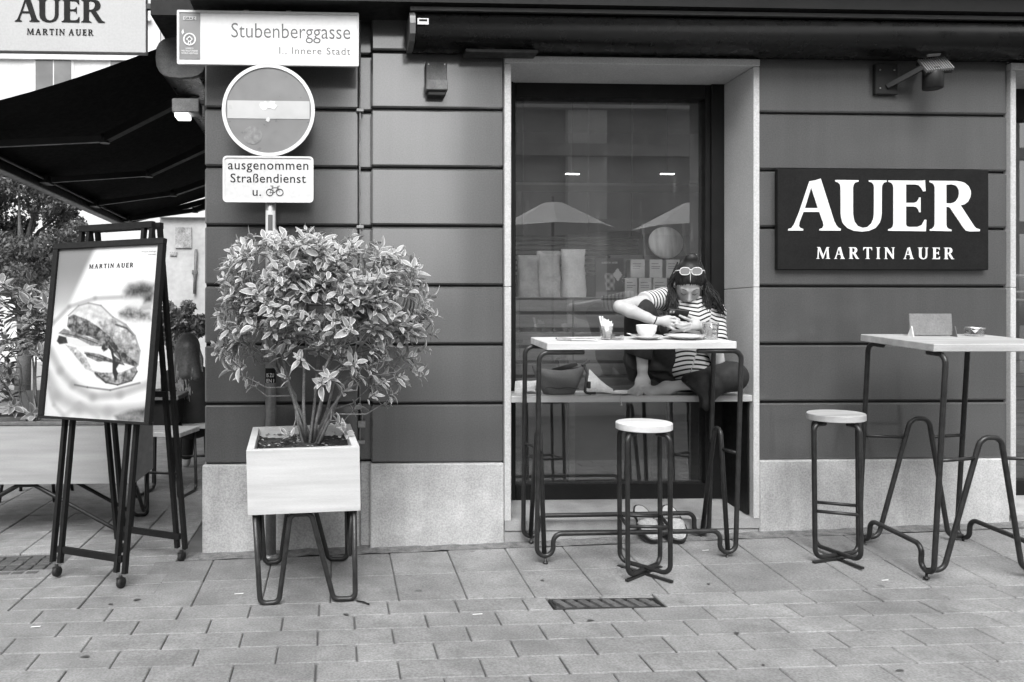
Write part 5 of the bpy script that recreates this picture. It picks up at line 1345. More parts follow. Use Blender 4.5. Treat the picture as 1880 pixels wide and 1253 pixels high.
# hands
def finger(pts, r0=.0088, r1=.0068): return [(c_, .005) for c_ in chain(pts, [r0 + (r1 - r0) * i / (len(pts) - 1) for i in range(len(pts))])]
YH = -.095
def Q(px, py, dy=0.0): return P3(px, py, YH + dy)
hands = [(cone(wrR, Q(1222, 589.5), .0235, .024), .012), (cone(Q(1220, 586), Q(1230, 584), .016, .014), .012), (cone(Q(1220, 594), Q(1231, 598), .017, .014), .012), (ell(Q(1225, 591), (.03, .016, .026)), .012)]
hands += finger([Q(1229, 583, -.012), Q(1238, 583.5, -.024), Q(1247, 587.5, -.022)]) + finger([Q(1230, 589, -.012), Q(1242, 590.5, -.026), Q(1254, 594.5, -.022)]) + finger([Q(1230, 595, -.010), Q(1240, 598, -.022), Q(1249, 601, -.018)]) + finger([Q(1228, 600, -.006), Q(1236, 604.5, -.016), Q(1243, 606, -.014)], .008, .006)
hands += finger([Q(1222, 585, .012), Q(1230, 577.5, .02), Q(1240, 575.5, .026)], .0105, .0085)
hands += [(cone(wrL, Q(1276, 597), .025, .024), .015), (cone(Q(1280, 592), Q(1269, 590), .017, .014), .012), (cone(Q(1279, 600), Q(1266, 602), .017, .014), .012), (ell(Q(1274, 597), (.03, .016, .026)), .012)]
hands += finger([Q(1269, 589, -.010), Q(1258, 584.5, -.028), Q(1248, 580, -.026)]) + finger([Q(1266, 595, -.014), Q(1252, 598, -.036), Q(1240, 594.5, -.036)]) + finger([Q(1266, 600, -.010), Q(1253, 603.5, -.030), Q(1243, 600, -.032)]) + finger([Q(1267, 604, -.006), Q(1256, 608, -.020), Q(1248, 606, -.022)], .008, .006)
hands += finger([Q(1276, 590, .012), Q(1268, 582, .022), Q(1257, 578, .028)], .0105, .0085)
# feet
def foot(an, toe_dir, up, side, L=.20):
    toe_dir = toe_dir / np.linalg.norm(toe_dir); heel = an - toe_dir * .045 - up * .05; ball = an + toe_dir * (L * .52) - up * .052
    o = [(cone(an, heel, .03, .027), .03), (cone(an - up * .01, ball + up * .006, .031, .022), .03), (cone(heel, ball, .025, .02), .03), (cone(ball - side * .028, ball + side * .028, .018, .016), .02)]
    for i, (s, l, r) in enumerate(((-.030, .055, .0125), (-.012, .052, .009), (.004, .047, .0085), (.019, .042, .008), (.032, .034, .008))):
        b = ball + side * s; t_ = b + toe_dir * l * .75 - up * .003; o += [(cone(b, b + toe_dir * l * .4 + up * .003, r, r), .008), (cone(b + toe_dir * l * .4 + up * .003, t_ - up * .002, r, r * .9), .004)]
    return o
fR = foot(anR, np.array([-.72, -.68, -.10]), np.array([-.05, -.1, .99]), np.array([-.68, .72, 0]), .19)
anL2 = anL
fL = foot(anL2, np.array([-.93, -.25, .05]), np.array([-.05, -.75, .62]) / 1., np.array([.1, -.5, -.8]) / .95, .19)

body = sdf_mesh(prims + face + hands + fR + fL, .0042, .03)
part('body', body, 'skin', PER, True)
# --- clothes
def nearest_t(V, segs):
    """for each vertex the index of the nearest segment and the length along it"""
    best = np.full(len(V), 9.); who = np.zeros(len(V), int); tt = np.zeros(len(V))
    for i, (a, b) in enumerate(segs):
        ab = b - a; L = np.linalg.norm(ab); t_ = np.clip((V - a) @ ab / L ** 2, -.3, 1.3); d = np.linalg.norm(V - a - t_[:, None] * ab, axis=1)
        m_ = d < best; best[m_] = d[m_]; who[m_] = i; tt[m_] = t_[m_] * L
    return who, tt
slR = shR + (elR - shR) * .42; slL = shL + (elL - shL) * .55
hemc = pelv + np.array([-.02, -.05, .0])
tee_p = [ell(pelv + np.array([-.005, -.03, .03]), (.150, .135, .10)), cone(pelv + np.array([-.0, -.02, .02]), waist, .125, .118), cone(waist, chest, .118, .120), ell(chest, (.150, .112, .125)), cone(shR, shL, .060, .060), cone(chest, neckb, .08, .062),
         (cone(shR, slR, .064, .060), .025), (cone(shL, slL, .062, .060), .025)]
hz = HZ
nk_n = (np.array(H(0, -.02, -.07)) - neckb); nk_n = nk_n / np.linalg.norm(nk_n); nk_c = neckb + nk_n * .022
dR = (elR - shR) / np.linalg.norm(elR - shR); dL = (elL - shL) / np.linalg.norm(elL - shL)
fold = np.random.RandomState(2).uniform(0, 6, 8)
def tee_cut(P):
    c1 = np.where(np.linalg.norm(P - nk_c, axis=-1) < .13, ((P - nk_c) @ nk_n), -1)
    c2 = np.where(((P - shR) @ dR > -.02) & (P[..., 0] < shR[0] + .03), ((P - slR) @ dR) - .012, -1)
    c3 = np.where(((P - shL) @ dL > .05) & (P[..., 0] > shL[0] - .05), ((P - slL) @ dL) - .012, -1)
    return np.maximum(np.maximum(np.maximum(c1, c2), c3), (pelv[2] - .035 - P[..., 2] + .012 * np.sin(22 * P[..., 0])))
tee = sdf_mesh(tee_p, .005, .045, tee_cut)
V = tee.V.copy()
who, tt = nearest_t(V, [(shR, elR), (shL, elL), (pelv, waist), (waist, chest), (chest, neckb)])
sag = .012 * np.sin(14 * V[:, 0] + 4) + .006 * np.sin(31 * V[:, 0] + 11 * V[:, 2])
zz_ = V[:, 2] + sag - .25 * np.abs(V[:, 0] - chest[0]) * (V[:, 2] > chest[2] - .02) + .35 * (V[:, 1] - chest[1])
coord = np.where(who < 2, tt, zz_)
tee.tone = coord / .0245
collar = np.abs(((V - nk_c) @ nk_n)) < .014; near = np.linalg.norm(V - nk_c, axis=1) < .1; tee.tone = np.where(collar & near, 7.75, tee.tone)
part('tee_shirt', tee, 'tee', PER, True)
mR = knR + (anR - knR) * .60; mL = knL + (anL - knL) * .62
dn = np.array([0, 0, -1.0])
tr_p = [ell(pelv + np.array([0, .01, -.02]), (.155, .11, .10)), (cone(hipR, knR, .088, .078), .025), (cone(knR, mR, .076, .056), .02), (cone(hipL, knL, .10, .082), .03), (cone(knL, mL, .080, .062), .02), ell(pelv + np.array([0.02, -.06, -.06]), (.13, .09, .05)),
        (cone(knR + np.array([.0, .05, -.04]), mR + np.array([.0, .07, -.02]), .075, .070), .02), (cone(knR + np.array([-.01, .07, -.05]), mR + np.array([-.030, .07, -.04]), .05, .045), .02), (cone(mR + np.array([-.030, .08, -.04]), anR + np.array([-.030, .075, .02]), .045, .03), .02), (cone(mR + np.array([.04, .08, -.02]), anR + np.array([.07, .10, .05]), .06, .05), .02),
        (cone(hipR + np.array([.0, -.02, -.02]), anR + np.array([.09, .06, .07]), .08, .06), .02),
        (cone(pelv + np.array([.03, -.07, -.04]), knL + np.array([-.06, -.02, -.015]), .07, .065), .03), (cone(mL + np.array([.03, -.02, .0]), mL + np.array([.09, -.06, -.01]), .045, .05), .02),
        # wide hem hanging over the edge of the bench
        cone(P3(1262, 705, -.055), P3(1290, 742, -.065), .020, .012), cone(P3(1285, 708, -.06), P3(1300, 742, -.07), .022, .014), cone(P3(1310, 705, -.065), P3(1303, 736, -.07), .025, .014), cone(P3(1330, 705, -.06), P3(1308, 728, -.07), .03, .016), cone(P3(1280, 712, -.06), P3(1296, 752, -.066), .018, .010)]
dkr = (anR - knR) / np.linalg.norm(anR - knR); dkl = (anL - knL) / np.linalg.norm(anL - knL)
def tr_cut(P):
    c1 = np.where((np.linalg.norm(P - mR, axis=-1) < .2) & (P[..., 1] < mR[1] + .045) & (P[..., 0] < mR[0] + .06), (P - mR) @ dkr - .02 - .35 * (P[..., 0] - mR[0]), -1)
    c2 = np.where((P[..., 0] < mL[0] + .02) & (P[..., 0] > anR[0] + .05) & (P[..., 2] < zb_ + .13) & (P[..., 1] < .12), ((P - mL) @ dkl) - .03 + .9 * (zb_ + .05 - P[..., 2]), -1)
    c3 = np.where(P[..., 1] > -.014, zb_ + .004 - P[..., 2], -1)
    return np.maximum(np.maximum(c1, c2), c3)
trs = sdf_mesh(tr_p, .006, .035, tr_cut)
part('trousers', trs, 'trousers', PER, True)
# --- hair
def hair_cut(P):
    L_ = (P - hc) @ HM
    return -(L_[..., 2] - (.012 + .80 * L_[..., 1] - .45 * np.maximum(np.abs(L_[..., 0]) - .025, 0))) / 1.28
def part_line(P): return P
hp = [ell(H(0, -.020, .038), (.0785, .0965, .0895), HM), (cone(H(0, -.05, .095), H(.006, -.065, .14), .045, .026), .04), (ell(H(.006, -.062, .142), (.030, .024, .026), HM), .02)]
hr = sdf_mesh(hp, .0042, .03, hair_cut, sub=[cone(H(-.003, .085, .075), H(-.002, .01, .132), .0035, .0028)])
hair = part('hair', hr, 'hair', PER, True)
part('parting', MB().tube([H(-.002, .078, .086), H(-.002, .062, .1035), H(-.002, .04, .118), H(-.002, .02, .126)], [.0022, .0022, .0018, .001], 6), 'skin', hair, True)
q = random.Random(12)
def strands(n, seed, f, rr=(.0036, .0012)):
    q = random.Random(seed); m_ = MB()
    for i in range(n):
        pts = f(q); m_.tube(pts, [rr[0] + (rr[1] - rr[0]) * j / (len(pts) - 1) for j in range(len(pts))], 5, cap=False)
    return m_
def lock(q, sx, ends, y0):
    ang = q.uniform(-.2, 1.0); r0 = Vector(H(sx * .07 * math.cos(ang * .5), -.03 - .05 * ang, .06 + .04 * math.sin(ang)))
    e = q.choice(ends); end = Vector(P3(e[0] + q.uniform(-7, 7), e[1] + q.uniform(-8, 8), y0 + q.uniform(-.03, .03)))
    side = Vector(H(sx * q.uniform(.082, .10), q.uniform(-.05, .012), q.uniform(-.06, -.02)))
    pts = []; ph = q.uniform(0, 6); amp = q.uniform(.004, .012)
    ctrl = [r0, Vector(H(sx * .084, q.uniform(-.05, .0), .03)), side, side.lerp(end, .55) + Vector((sx * q.uniform(-.005, .02), -.012, .004)), end]
    for j in range(15):
        f = j / 14 * 4; k_ = min(3, int(f)); u = f - k_
        p_ = ctrl[max(k_ - 1, 0)]; a = ctrl[k_]; b = ctrl[k_ + 1]; d = ctrl[min(k_ + 2, 4)]
        c_ = .5 * ((2 * a) + (b - p_) * u + (2 * p_ - 5 * a + 4 * b - d) * u * u + (3 * a - p_ - 3 * b + d) * u ** 3)
        w_ = amp * min(1, j / 6); pts.append(c_ + Vector((w_ * math.sin(j * .9 + ph), w_ * math.cos(j * .8 + ph), 0)))
    return pts
sl_ = strands(270, 5, lambda q: lock(q, -1, [(1233, 574), (1240, 566), (1228, 556), (1235, 580)], .03)); part('hair_strands', sl_, 'hair', hair, True, kind='stuff')
sl_ = strands(340, 6, lambda q: lock(q, 1, [(1292, 582), (1298, 576), (1326, 574), (1318, 562), (1306, 552)], .04)); part('hair_strands', sl_, 'hair', hair, True, kind='stuff')
def combed(q):
    x0 = q.uniform(-.078, .078); y0 = .085 * (1 - (x0 / .09) ** 2); st_ = np.array([x0, y0, .02 + .8 * y0 - .45 * max(abs(x0) - .025, 0)]); en = np.array([.004 + q.uniform(-.02, .02), -.06, .125]); c0 = np.array([0, -.020, .038]); rr = np.array([.079, .097, .090])
    out = []
    for j in range(9):
        f = j / 8; p = st_ * (1 - f) + en * f + np.array([x0 * .5 * math.sin(math.pi * f) * .4, 0, .02 * math.sin(math.pi * f)]); d = (p - c0) / rr; p = c0 + (p - c0) / np.linalg.norm(d) * (1 + q.uniform(-.002, .022)); out.append(Vector(H(*p)))
    return out
part('hair_strands', strands(170, 9, combed, (.0026, .0024)), 'hair', hair, True, kind='stuff')
def wisp(q):
    x0 = q.uniform(-.075, .075); y0 = .084 * (1 - (x0 / .09) ** 2); z0 = .018 + .8 * y0 - .45 * max(abs(x0) - .025, 0)
    a = np.array([x0, y0 + .001, z0 + .012]); b = np.array([x0 * 1.04, y0 + .004, z0 - q.uniform(.0, .012)]); return [Vector(H(*a)), Vector(H(*((a + b) / 2 + np.array([0, .002, 0])))), Vector(H(*b))]
part('hair_strands', strands(60, 15, wisp, (.0022, .0008)), 'hair', hair, True, kind='stuff')
# facial lines
for sx in (-1, 1):
    part('eyebrow', MB().tube([H(sx * .014, .0905, .0325), H(sx * .028, .085, .037), H(sx * .044, .073, .033)], [.0014, .002, .001], 6), 'hair', PER, True)
    part('eyelashes', MB().tube([H(sx * .016, .0885, .004), H(sx * .030, .0895, -.0005), H(sx * .044, .078, .004)], [.0012, .0018, .001], 6), 'hair', PER, True)
    er = part('earring', MB().lathe([(0, -.008), (.006, -.005), (.008, 0), (.006, .005), (0, .008)], H(sx * .079, .0, -.038), 12), 'porcelain', PER, True)
part('mouth', MB().tube([H(-.02, .083, -.0665), H(0, .0915, -.0665), H(.02, .083, -.0665)], [.0008, .0014, .0008], 6), mat('lip', .2, .5, .1), PER, True)
bw_ = Vector(wrR); dd = Vector(wrR - elR).normalized(); e1 = dd.orthogonal().normalized(); e2 = dd.cross(e1)
part('bracelet', MB().tube([bw_ - dd * .004 + (e1 * math.cos(t_) + e2 * math.sin(t_)) * .0285 for t_ in [2 * math.pi * i / 20 for i in range(20)]], .003, 6, True), 'rubber', PER, True)
part('bracelet_end', MB().tube([W(1210, 597, -.115), W(1211, 602, -.118), W(1212, 610, -.118)], .002, 6), 'rubber', PER, True)
# phone, sunglasses, hair clip
pc_ = Vector(Q(1246, 579, .004))
ph = thing('phone', 'dark mobile phone held in both hands', 'phone', pc_, (R(-58), R(6), R(-4)))
part('case', MB().cbox(-.062, .050, -.036, .036, -.0045, .0045, .003), 'black_metal', ph)
part('camera_bump', MB().cbox(-.058, -.028, -.032, -.008, -.007, -.0047, .001), 'lamp_grey', ph)
for i in (-1, 1): part('lens', MB().lathe([(.0055, -.0072), (.0055, -.0085), (.003, -.0086)], (-.043 + i * .008, -.02, 0), 14), 'tin', ph)
part('screen', MB().box(-.058, .046, -.033, .033, .0046, .0050), 'far_glass', ph)
sgp = Vector(H(.0, .020, .122)); SM = Matrix((HX, HY * .75 + HZ * .66, HZ * .75 - HY * .66)).transposed().to_4x4()
gls = thing('sunglasses', 'pale rimmed sunglasses pushed up on the hair', 'sunglasses', sgp); 
for sx in (-1, 1):
    ol = [Vector((sx * .031 + .027 * math.copysign(abs(math.cos(a)) ** .8, math.cos(a)), .010 + .0 * a, .021 * math.copysign(abs(math.sin(a)) ** .8, math.sin(a)))) for a in [2 * math.pi * i / 28 for i in range(28)]]
    w_ = [sgp + (SM.to_3x3() @ p) for p in ol]
    part('rim', MB().tube(w_, .0019, 8, True), 'kraft_pale', gls, True)
    part('lens', MB().add(w_, [tuple(range(28))]), mat('lens_mirror', .95, .05, .05, metallic=1.0), gls, True)
    part('temple', MB().tube([sgp + SM.to_3x3() @ Vector((sx * .058, .01, .006)), sgp + SM.to_3x3() @ Vector((sx * .076, -.03, .0)), sgp + SM.to_3x3() @ Vector((sx * .084, -.09, -.02))], .0022, 6), 'kraft_pale', gls, True)
part('bridge', MB().tube([sgp + SM.to_3x3() @ Vector((-.006, .010, .006)), sgp + SM.to_3x3() @ Vector((0, .014, .010)), sgp + SM.to_3x3() @ Vector((.006, .010, .006))], .0026, 6), 'kraft_pale', gls, True)
hk = W(1273, 470, .02); cl = thing('hair_clip', 'small pale claw clip in the knot on top of the head', 'clip', hk)
part('claw', MB().tube([hk + Vector((-.016, -.004, .008)), hk + Vector((-.006, -.01, -.002)), hk + Vector((.006, -.01, -.001)), hk + Vector((.017, -.004, .007))], [.002, .0035, .0035, .002], 7), 'kraft_pale', cl, True)
part('stem', MB().tube([hk + Vector((0, -.012, 0)), hk + Vector((.001, -.016, -.03))], [.003, .0015], 6), 'kraft_pale', cl, True)
# ------------------------------------------------------------------ side street: awning, blade sign, lamp
ca = W(332, 106, .3); fb_n = W(-141, 219, .3); YF = 4.8
aw = thing('open_awning', 'large black awning stretched out over the side street', 'awning', (ca.x, .3, ca.z))
def lerp3(a, b, t): return a + (b - a) * t
top_n = Vector((ca.x - .10, .3, ca.z + .06)); top_f = Vector((top_n.x, YF, top_n.z)); fr_n = Vector(fb_n); fr_f = Vector((fb_n.x, YF, fb_n.z))
m = MB(); vs = []
nu, nv = 14, 24
for j in range(nv + 1):
    for i in range(nu + 1):
        u = i / nu; p = lerp3(lerp3(top_n, fr_n, u), lerp3(top_f, fr_f, u), j / nv); p.z -= .035 * math.sin(math.pi * u); vs.append(p)
N = len(vs); vs += [p + Vector((0, 0, .006)) for p in vs]
fs = []
for j in range(nv):
    for i in range(nu): a = j * (nu + 1) + i; fs += [(a, a + 1, a + nu + 2, a + nu + 1), (N + a + nu + 1, N + a + nu + 2, N + a + 1, N + a)]
part('canopy', MB().add(vs, fs, True), 'canvas_black', aw, True)
part('front_bar', MB().cbox(fr_n.x - .05, fr_n.x + .03, .28, YF + .02, fr_n.z - .10, fr_n.z + .005, .006), 'black_metal', aw, True)
part('front_trim', MB().box(fr_n.x - .056, fr_n.x - .051, .28, YF + .02, fr_n.z - .10, fr_n.z - .085), 'trim_grey', aw, True)
part('inner_rail', MB().cbox(fr_n.x + .06, fr_n.x + .08, .5, YF - .1, fr_n.z - .045, fr_n.z - .03, .003), 'lamp_grey', aw, True)
prof = []
for i in range(20):
    a = 2 * math.pi * i / 20; prof.append((ca.x + .14 * math.copysign(abs(math.cos(a)) ** .7, math.cos(a)), ca.z + .115 * math.copysign(abs(math.sin(a)) ** .7, math.sin(a))))
part('cassette', MB().prism(prof, (), .33, YF + .03, 'XZ', True), 'cassette', aw, True)
part('end_cap', MB().prism([(ca.x + (x - ca.x) * 1.05, ca.z + (z - ca.z) * 1.05) for x, z in prof], (), .295, .328, 'XZ'), 'lamp_grey', aw, True)
for Y in (.7, 2.0, 3.3, 4.5):
    a = Vector((ca.x + .02, Y, ca.z - .09)); b = Vector((fr_n.x + .05, Y + .1, fr_n.z - .04)); mid = lerp3(a, b, .48) + Vector((0, .38 if Y < 3 else .12, -.05))
    part('folding_arm', MB().bar(a, mid, .05, .055), 'lamp_dark', aw, True); part('folding_arm', MB().bar(mid, b, .04, .045), 'lamp_dark', aw, True)
    part('elbow', MB().lathe([(.035, -.03), (.035, .03)], mid, 12), 'lamp_dark', aw, True)
    part('wall_bracket', MB().cbox(ca.x + .10, XC - .003, Y - .06, Y + .06, ca.z - .12, ca.z + .06, .004), 'black_metal', aw, True)
    part('arm_joint', MB().cbox(fr_n.x + .03, fr_n.x + .1, Y + .02, Y + .18, fr_n.z - .07, fr_n.z - .005, .004), 'black_metal', aw, True)
part('side_rod', MB().bar((ca.x - .1, YF, ca.z - .05), (fr_n.x + .03, YF, fr_n.z - .03), .04, .06), 'black_metal', aw, True)
yb = .12; a, b = W(-50, 93, yb), W(268, -57, yb)
bs = thing('blade_sign', 'pale projecting shop sign with dark serif lettering above the awning', 'sign', (b.x, yb, a.z))
part('panel', MB().cbox(a.x, b.x, yb, yb + .05, a.z, b.z, .003), mat('blade_pale', .38, .5, .04, 3, .05, 90), bs, True)
kb = (b.x - a.x) / 318.0
serif = MB()
for ch, x0, pl in (('A', 27, 183), ('U', 67.2, 519), ('E', 112.6, 898), ('R', 148.3, 1196)):
    o, hs = GLY[ch]; f_ = 165.0 / 1379 * 361; X0 = a.x + (x0 + 50) * kb; Z0 = a.z + (93 - 38) * kb
    part('letter', MB().prism([(X0 + q[0] * f_ * kb, Z0 + q[1] * f_ * kb) for q in o], [[(X0 + q[0] * f_ * kb, Z0 + q[1] * f_ * kb) for q in h] for h in hs], yb - .004, yb - .0005), 'print_dark', bs, True)
part('small_lettering', serif_text(MB(), 'MARTIN AUER', a.x + 99 * kb, a.x + 221 * kb, a.z + (93 - 62) * kb, 11 * kb, yb - .004, yb - .0005, .28), 'print_dark', bs, True)
for z in (a.z + .12, b.z - .1): part('bracket', MB().bar((b.x, yb + .025, z + .15), (XC + .0, yb + .025, z + .15), .03, .03), 'black_metal', bs, True)
p = W(340, 200, .25)
sl2 = thing('flood_lamp', 'small black flood lamp lit under the open awning', 'lamp', (XC, .25, p.z))
part('arm', MB().cbox(-.20, -.003, -.02, .02, .02, .05, .003), 'lamp_dark', sl2)
part('housing', MB().cbox(-.215, -.06, -.06, .06, -.035, .045, .005), 'lamp_grey', sl2)
part('lit_glass', MB().cbox(-.20, -.125, -.05, .05, -.058, -.036, .002), 'lamp_lit_dim', sl2)
part('wall_plate', MB().cbox(-.03, -.001, -.06, .06, -.06, .09, .003), 'lamp_dark', sl2)

# ------------------------------------------------------------------ second planter and its shrub
YT = .5
rx = W(247, 800, YT).x; zt = W(150, 781, YT).z; zb2 = W(150, 889, YT).z; lxx = rx - 1.35; DT = .5
tp = thing('planter_trough', 'long pale wooden planter trough on steel legs behind the easel', 'planter', ((rx + lxx) / 2, YT + DT / 2, gz(rx, YT)))
for nm, bx in (('front_panel', (lxx, rx, YT, YT + .03)), ('back_panel', (lxx, rx, YT + DT - .03, YT + DT)), ('side_panel', (rx - .03, rx, YT + .0305, YT + DT - .0305)), ('side_panel', (lxx, lxx + .03, YT + .0305, YT + DT - .0305))):
    part(nm, MB().cbox(bx[0], bx[1], bx[2], bx[3], zb2, zt, .002), 'trough_wood', tp, True)
part('soil', MB().box(lxx + .03, rx - .03, YT + .03, YT + DT - .03, zt - .08, zt - .03), 'soil', tp, True)
rim = MB(); rim.cbox(lxx, rx, YT - .006, YT + .034, zt + .001, zt + .022, .002); rim.cbox(lxx, rx, YT + DT - .034, YT + DT + .006, zt + .001, zt + .022, .002); rim.cbox(rx - .03, rx + .008, YT + .036, YT + DT - .036, zt + .001, zt + .022, .002)
part('rim', rim, 'lamp_grey', tp, True)
for Y in (YT + .04, YT + DT - .04):
    gzz = gz(rx - .2, Y); xs_ = [rx - .03, rx - .03, rx - .10, rx - .62, rx - .72, lxx + .10, lxx + .03, lxx + .03]; zs_ = [zb2 + .02, gzz + .013, gzz + .013, zb2 - .012, zb2 - .012, gzz + .013, gzz + .013, zb2 + .02]
    part('hairpin_leg', MB().tube(fillet([(x, Y, z) for x, z in zip(xs_, zs_)], .03, 6), .0125, 12), 'steel', tp, True)
part('leg_rail', MB().tube(fillet([(rx - .03, YT + .04, gz(rx, YT) + .014), (rx - .03, YT + .12, gz(rx, YT) + .3), (rx - .03, YT + DT - .1, gz(rx, YT) + .014), (rx - .03, YT + DT - .04, zb2 + .01)], .04, 6), .0125, 10), 'steel', tp, True)
b0 = W(62, 790, YT + .22); b0.z = zt - .03
SH2 = thing('variegated_shrub', 'leafy shrub with large leaves in the trough left of the easel', 'shrub', b0)
q = random.Random(31); outline2 = [(-120, 530), (-40, 505), (60, 500), (150, 520), (180, 600), (150, 660), (80, 700), (20, 735), (-60, 740), (-130, 650)]
tips = []; tries = 0
while len(tips) < 170 and tries < 9000:
    tries += 1; px, py = q.uniform(-130, 180), q.uniform(500, 740)
    if not inside(px, py, outline2): continue
    if py > 640 and q.random() > .5: continue
    dy = q.uniform(-.3, .3); p = W(px, py, YT + .22 + dy)
    if all((p - t_[0]).length > .048 for t_ in tips): tips.append((p, Vector(((px - 40) / 140, dy * 2, .8)) + Vector((q.uniform(-.4, .4), q.uniform(-.4, .4), q.uniform(-.2, .2))), q.uniform(.85, 1.15)))
for px, py in ((25, 745), (62, 762), (70, 772), (75, 752), (8, 680), (20, 690)): tips.append((W(px, py, YT + .1), Vector((.2, -.4, .3)), .9))
roots = [(b0 + Vector((q.uniform(-.03, .03), q.uniform(-.04, .04), 0)), W(mx, my, YT + .22 + md)) for mx, my, md in ((20, 640, -.1), (-30, 620, .1), (80, 610, -.1), (120, 600, .1), (50, 580, .0), (-60, 660, -.1))]
grow(SH2, roots, tips, 14)
print('leaves2', foliage(SH2, tips, 19, 220, L=.080, t_in=(.10, .28), t_edge=.55))

# ------------------------------------------------------------------ cafe corner behind: stools, table, guest
def far_stool(px, py, Y, H, label):
    p = W(px, py, Y); z = gz(p.x, Y); t = thing('cafe_stool', label, 'stool', (p.x, Y, z), (0, 0, R(rnd.uniform(-20, 20))), 'stools along the side wall')
    part('seat', MB().cbox(-.19, .19, -.19, .19, H - .035, H, .004), 'wood_bench', t)
    for sx in (-1, 1):
        pp = [(sx * .16, -.16, H - .036), (sx * .17, -.17, .014), (sx * .17, .17, .014), (sx * .16, .16, H - .036)]
        part('leg_tube', MB().tube(fillet(pp, .05, 5), .013, 8), 'steel', t)
    part('foot_rest', MB().tube([(-.165, -.165, .2), (.165, -.165, .2)], .01, 8), 'steel', t)
    return t
far_stool(305, 800, 1.6, .50, 'low tube stool just right of the trough by the side wall')
far_stool(360, 800, 2.3, .46, 'low tube stool carrying the guest with long fair hair')
p = W(308, 760, 1.75)
bx = thing('cafe_table', 'dark block table in front of the seated guest', 'table', (p.x, 1.95, gz(p.x, 1.95)))
part('top', MB().cbox(-.26, .08, -.2, .2, .70, .735, .004), 'wood_dark', bx)
part('apron', MB().cbox(-.2, .05, -.15, .15, .50, .699, .004), 'black_wood', bx)
for sx in (-.18, .03):
    for sy in (-.13, .13): part('leg', MB().tube([(sx, sy, 0), (sx, sy, .5)], .016, 8), 'steel', bx)
ch = W(68, 725, 1.7)
ct = thing('cafe_chair', 'grey curved-back chair standing behind the trough', 'chair', (ch.x, 1.7, gz(ch.x, 1.7)))
bk = []
for i in range(13):
    a = R(-60 + 120 * i / 12)
    for z in (.52, .60, .70, .78, .82): bk.append((.20 * math.sin(a) * (1 + .1 * (z - .5)), -.2 * math.cos(a) * .8, z))
part('backrest', MB().add(bk, [(i * 5 + k, (i + 1) * 5 + k, (i + 1) * 5 + k + 1, i * 5 + k + 1) for i in range(12) for k in range(4)], True), mat('chair_grey', .12, .6, .1, 10), ct)
part('seat', MB().lathe([(0, .43), (.19, .43), (.2, .45), (.19, .465), (0, .465)], n=24), 'wood_dark', ct)
for sx in (-1, 1):
    for sy in (-1, 1): part('leg', MB().tube([(sx * .15, sy * .15, .43), (sx * .2, sy * .2, 0)], .013, 8), 'steel', ct)
YG = 2.35
GU = thing('person', 'seated guest with long fair hair seen from behind beside the building corner', 'person', (W(350, 800, YG).x, YG, .38))
def g3(px, py, Y): return np.array(W(px, py, Y))
hd2 = g3(346, 640, YG); pv = g3(352, 770, YG); cs = g3(350, 700, YG); nk = g3(347, 668, YG)
pr = [ell(hd2, (.075, .09, .11)), cone(nk, hd2, .05, .05), cone(pv, cs, .15, .15), cone(cs + np.array([-.17, 0, .02]), cs + np.array([.17, 0, .02]), .055, .055), cone(cs, nk, .09, .05),
      cone(cs + np.array([-.18, 0, .02]), cs + np.array([-.22, .08, -.22]), .05, .04), cone(cs + np.array([-.22, .08, -.22]), cs + np.array([-.10, .28, -.2]), .04, .03), cone(cs + np.array([.18, 0, .02]), cs + np.array([.21, .1, -.22]), .05, .04),
      cone(pv + np.array([-.08, 0, -.04]), pv + np.array([-.12, .42, -.02]), .085, .065), cone(pv + np.array([.08, 0, -.04]), pv + np.array([.10, .42, -.02]), .085, .065), cone(pv + np.array([-.12, .42, -.02]), pv + np.array([-.12, .40, -.44]), .06, .04), cone(pv + np.array([.10, .42, -.02]), pv + np.array([.10, .40, -.44]), .06, .04)]
part('body', sdf_mesh(pr, .014, .05), 'skin_far', GU, True)
cl = [cone(pv, cs, .168, .165), cone(cs + np.array([-.17, 0, .02]), cs + np.array([.17, 0, .02]), .07, .07), cone(cs + np.array([-.18, 0, .02]), cs + np.array([-.21, .05, -.14]), .064, .058), cone(cs + np.array([.18, 0, .02]), cs + np.array([.20, .06, -.14]), .064, .058),
      cone(pv + np.array([-.08, 0, -.04]), pv + np.array([-.12, .42, -.02]), .10, .08), cone(pv + np.array([.08, 0, -.04]), pv + np.array([.10, .42, -.02]), .10, .08), cone(pv + np.array([-.12, .42, -.02]), pv + np.array([-.12, .40, -.36]), .075, .06), cone(pv + np.array([.10, .42, -.02]), pv + np.array([.10, .40, -.36]), .075, .06)]
part('clothes', sdf_mesh(cl, .014, .04), 'dark_cloth', GU, True)
hp2 = [ell(hd2 + np.array([0, -.01, .02]), (.095, .11, .115)), cone(hd2 + np.array([-.03, -.05, 0]), hd2 + np.array([-.07, -.11, -.26]), .07, .045), cone(hd2 + np.array([.03, -.05, 0]), hd2 + np.array([.08, -.11, -.24]), .07, .05), cone(hd2 + np.array([0, -.06, 0]), hd2 + np.array([.0, -.13, -.22]), .07, .05)]
hg = part('hair', sdf_mesh(hp2, .012, .04), mat('hair_brown', .035, .5, .4, 50), GU, True)
q = random.Random(8); st_ = MB()
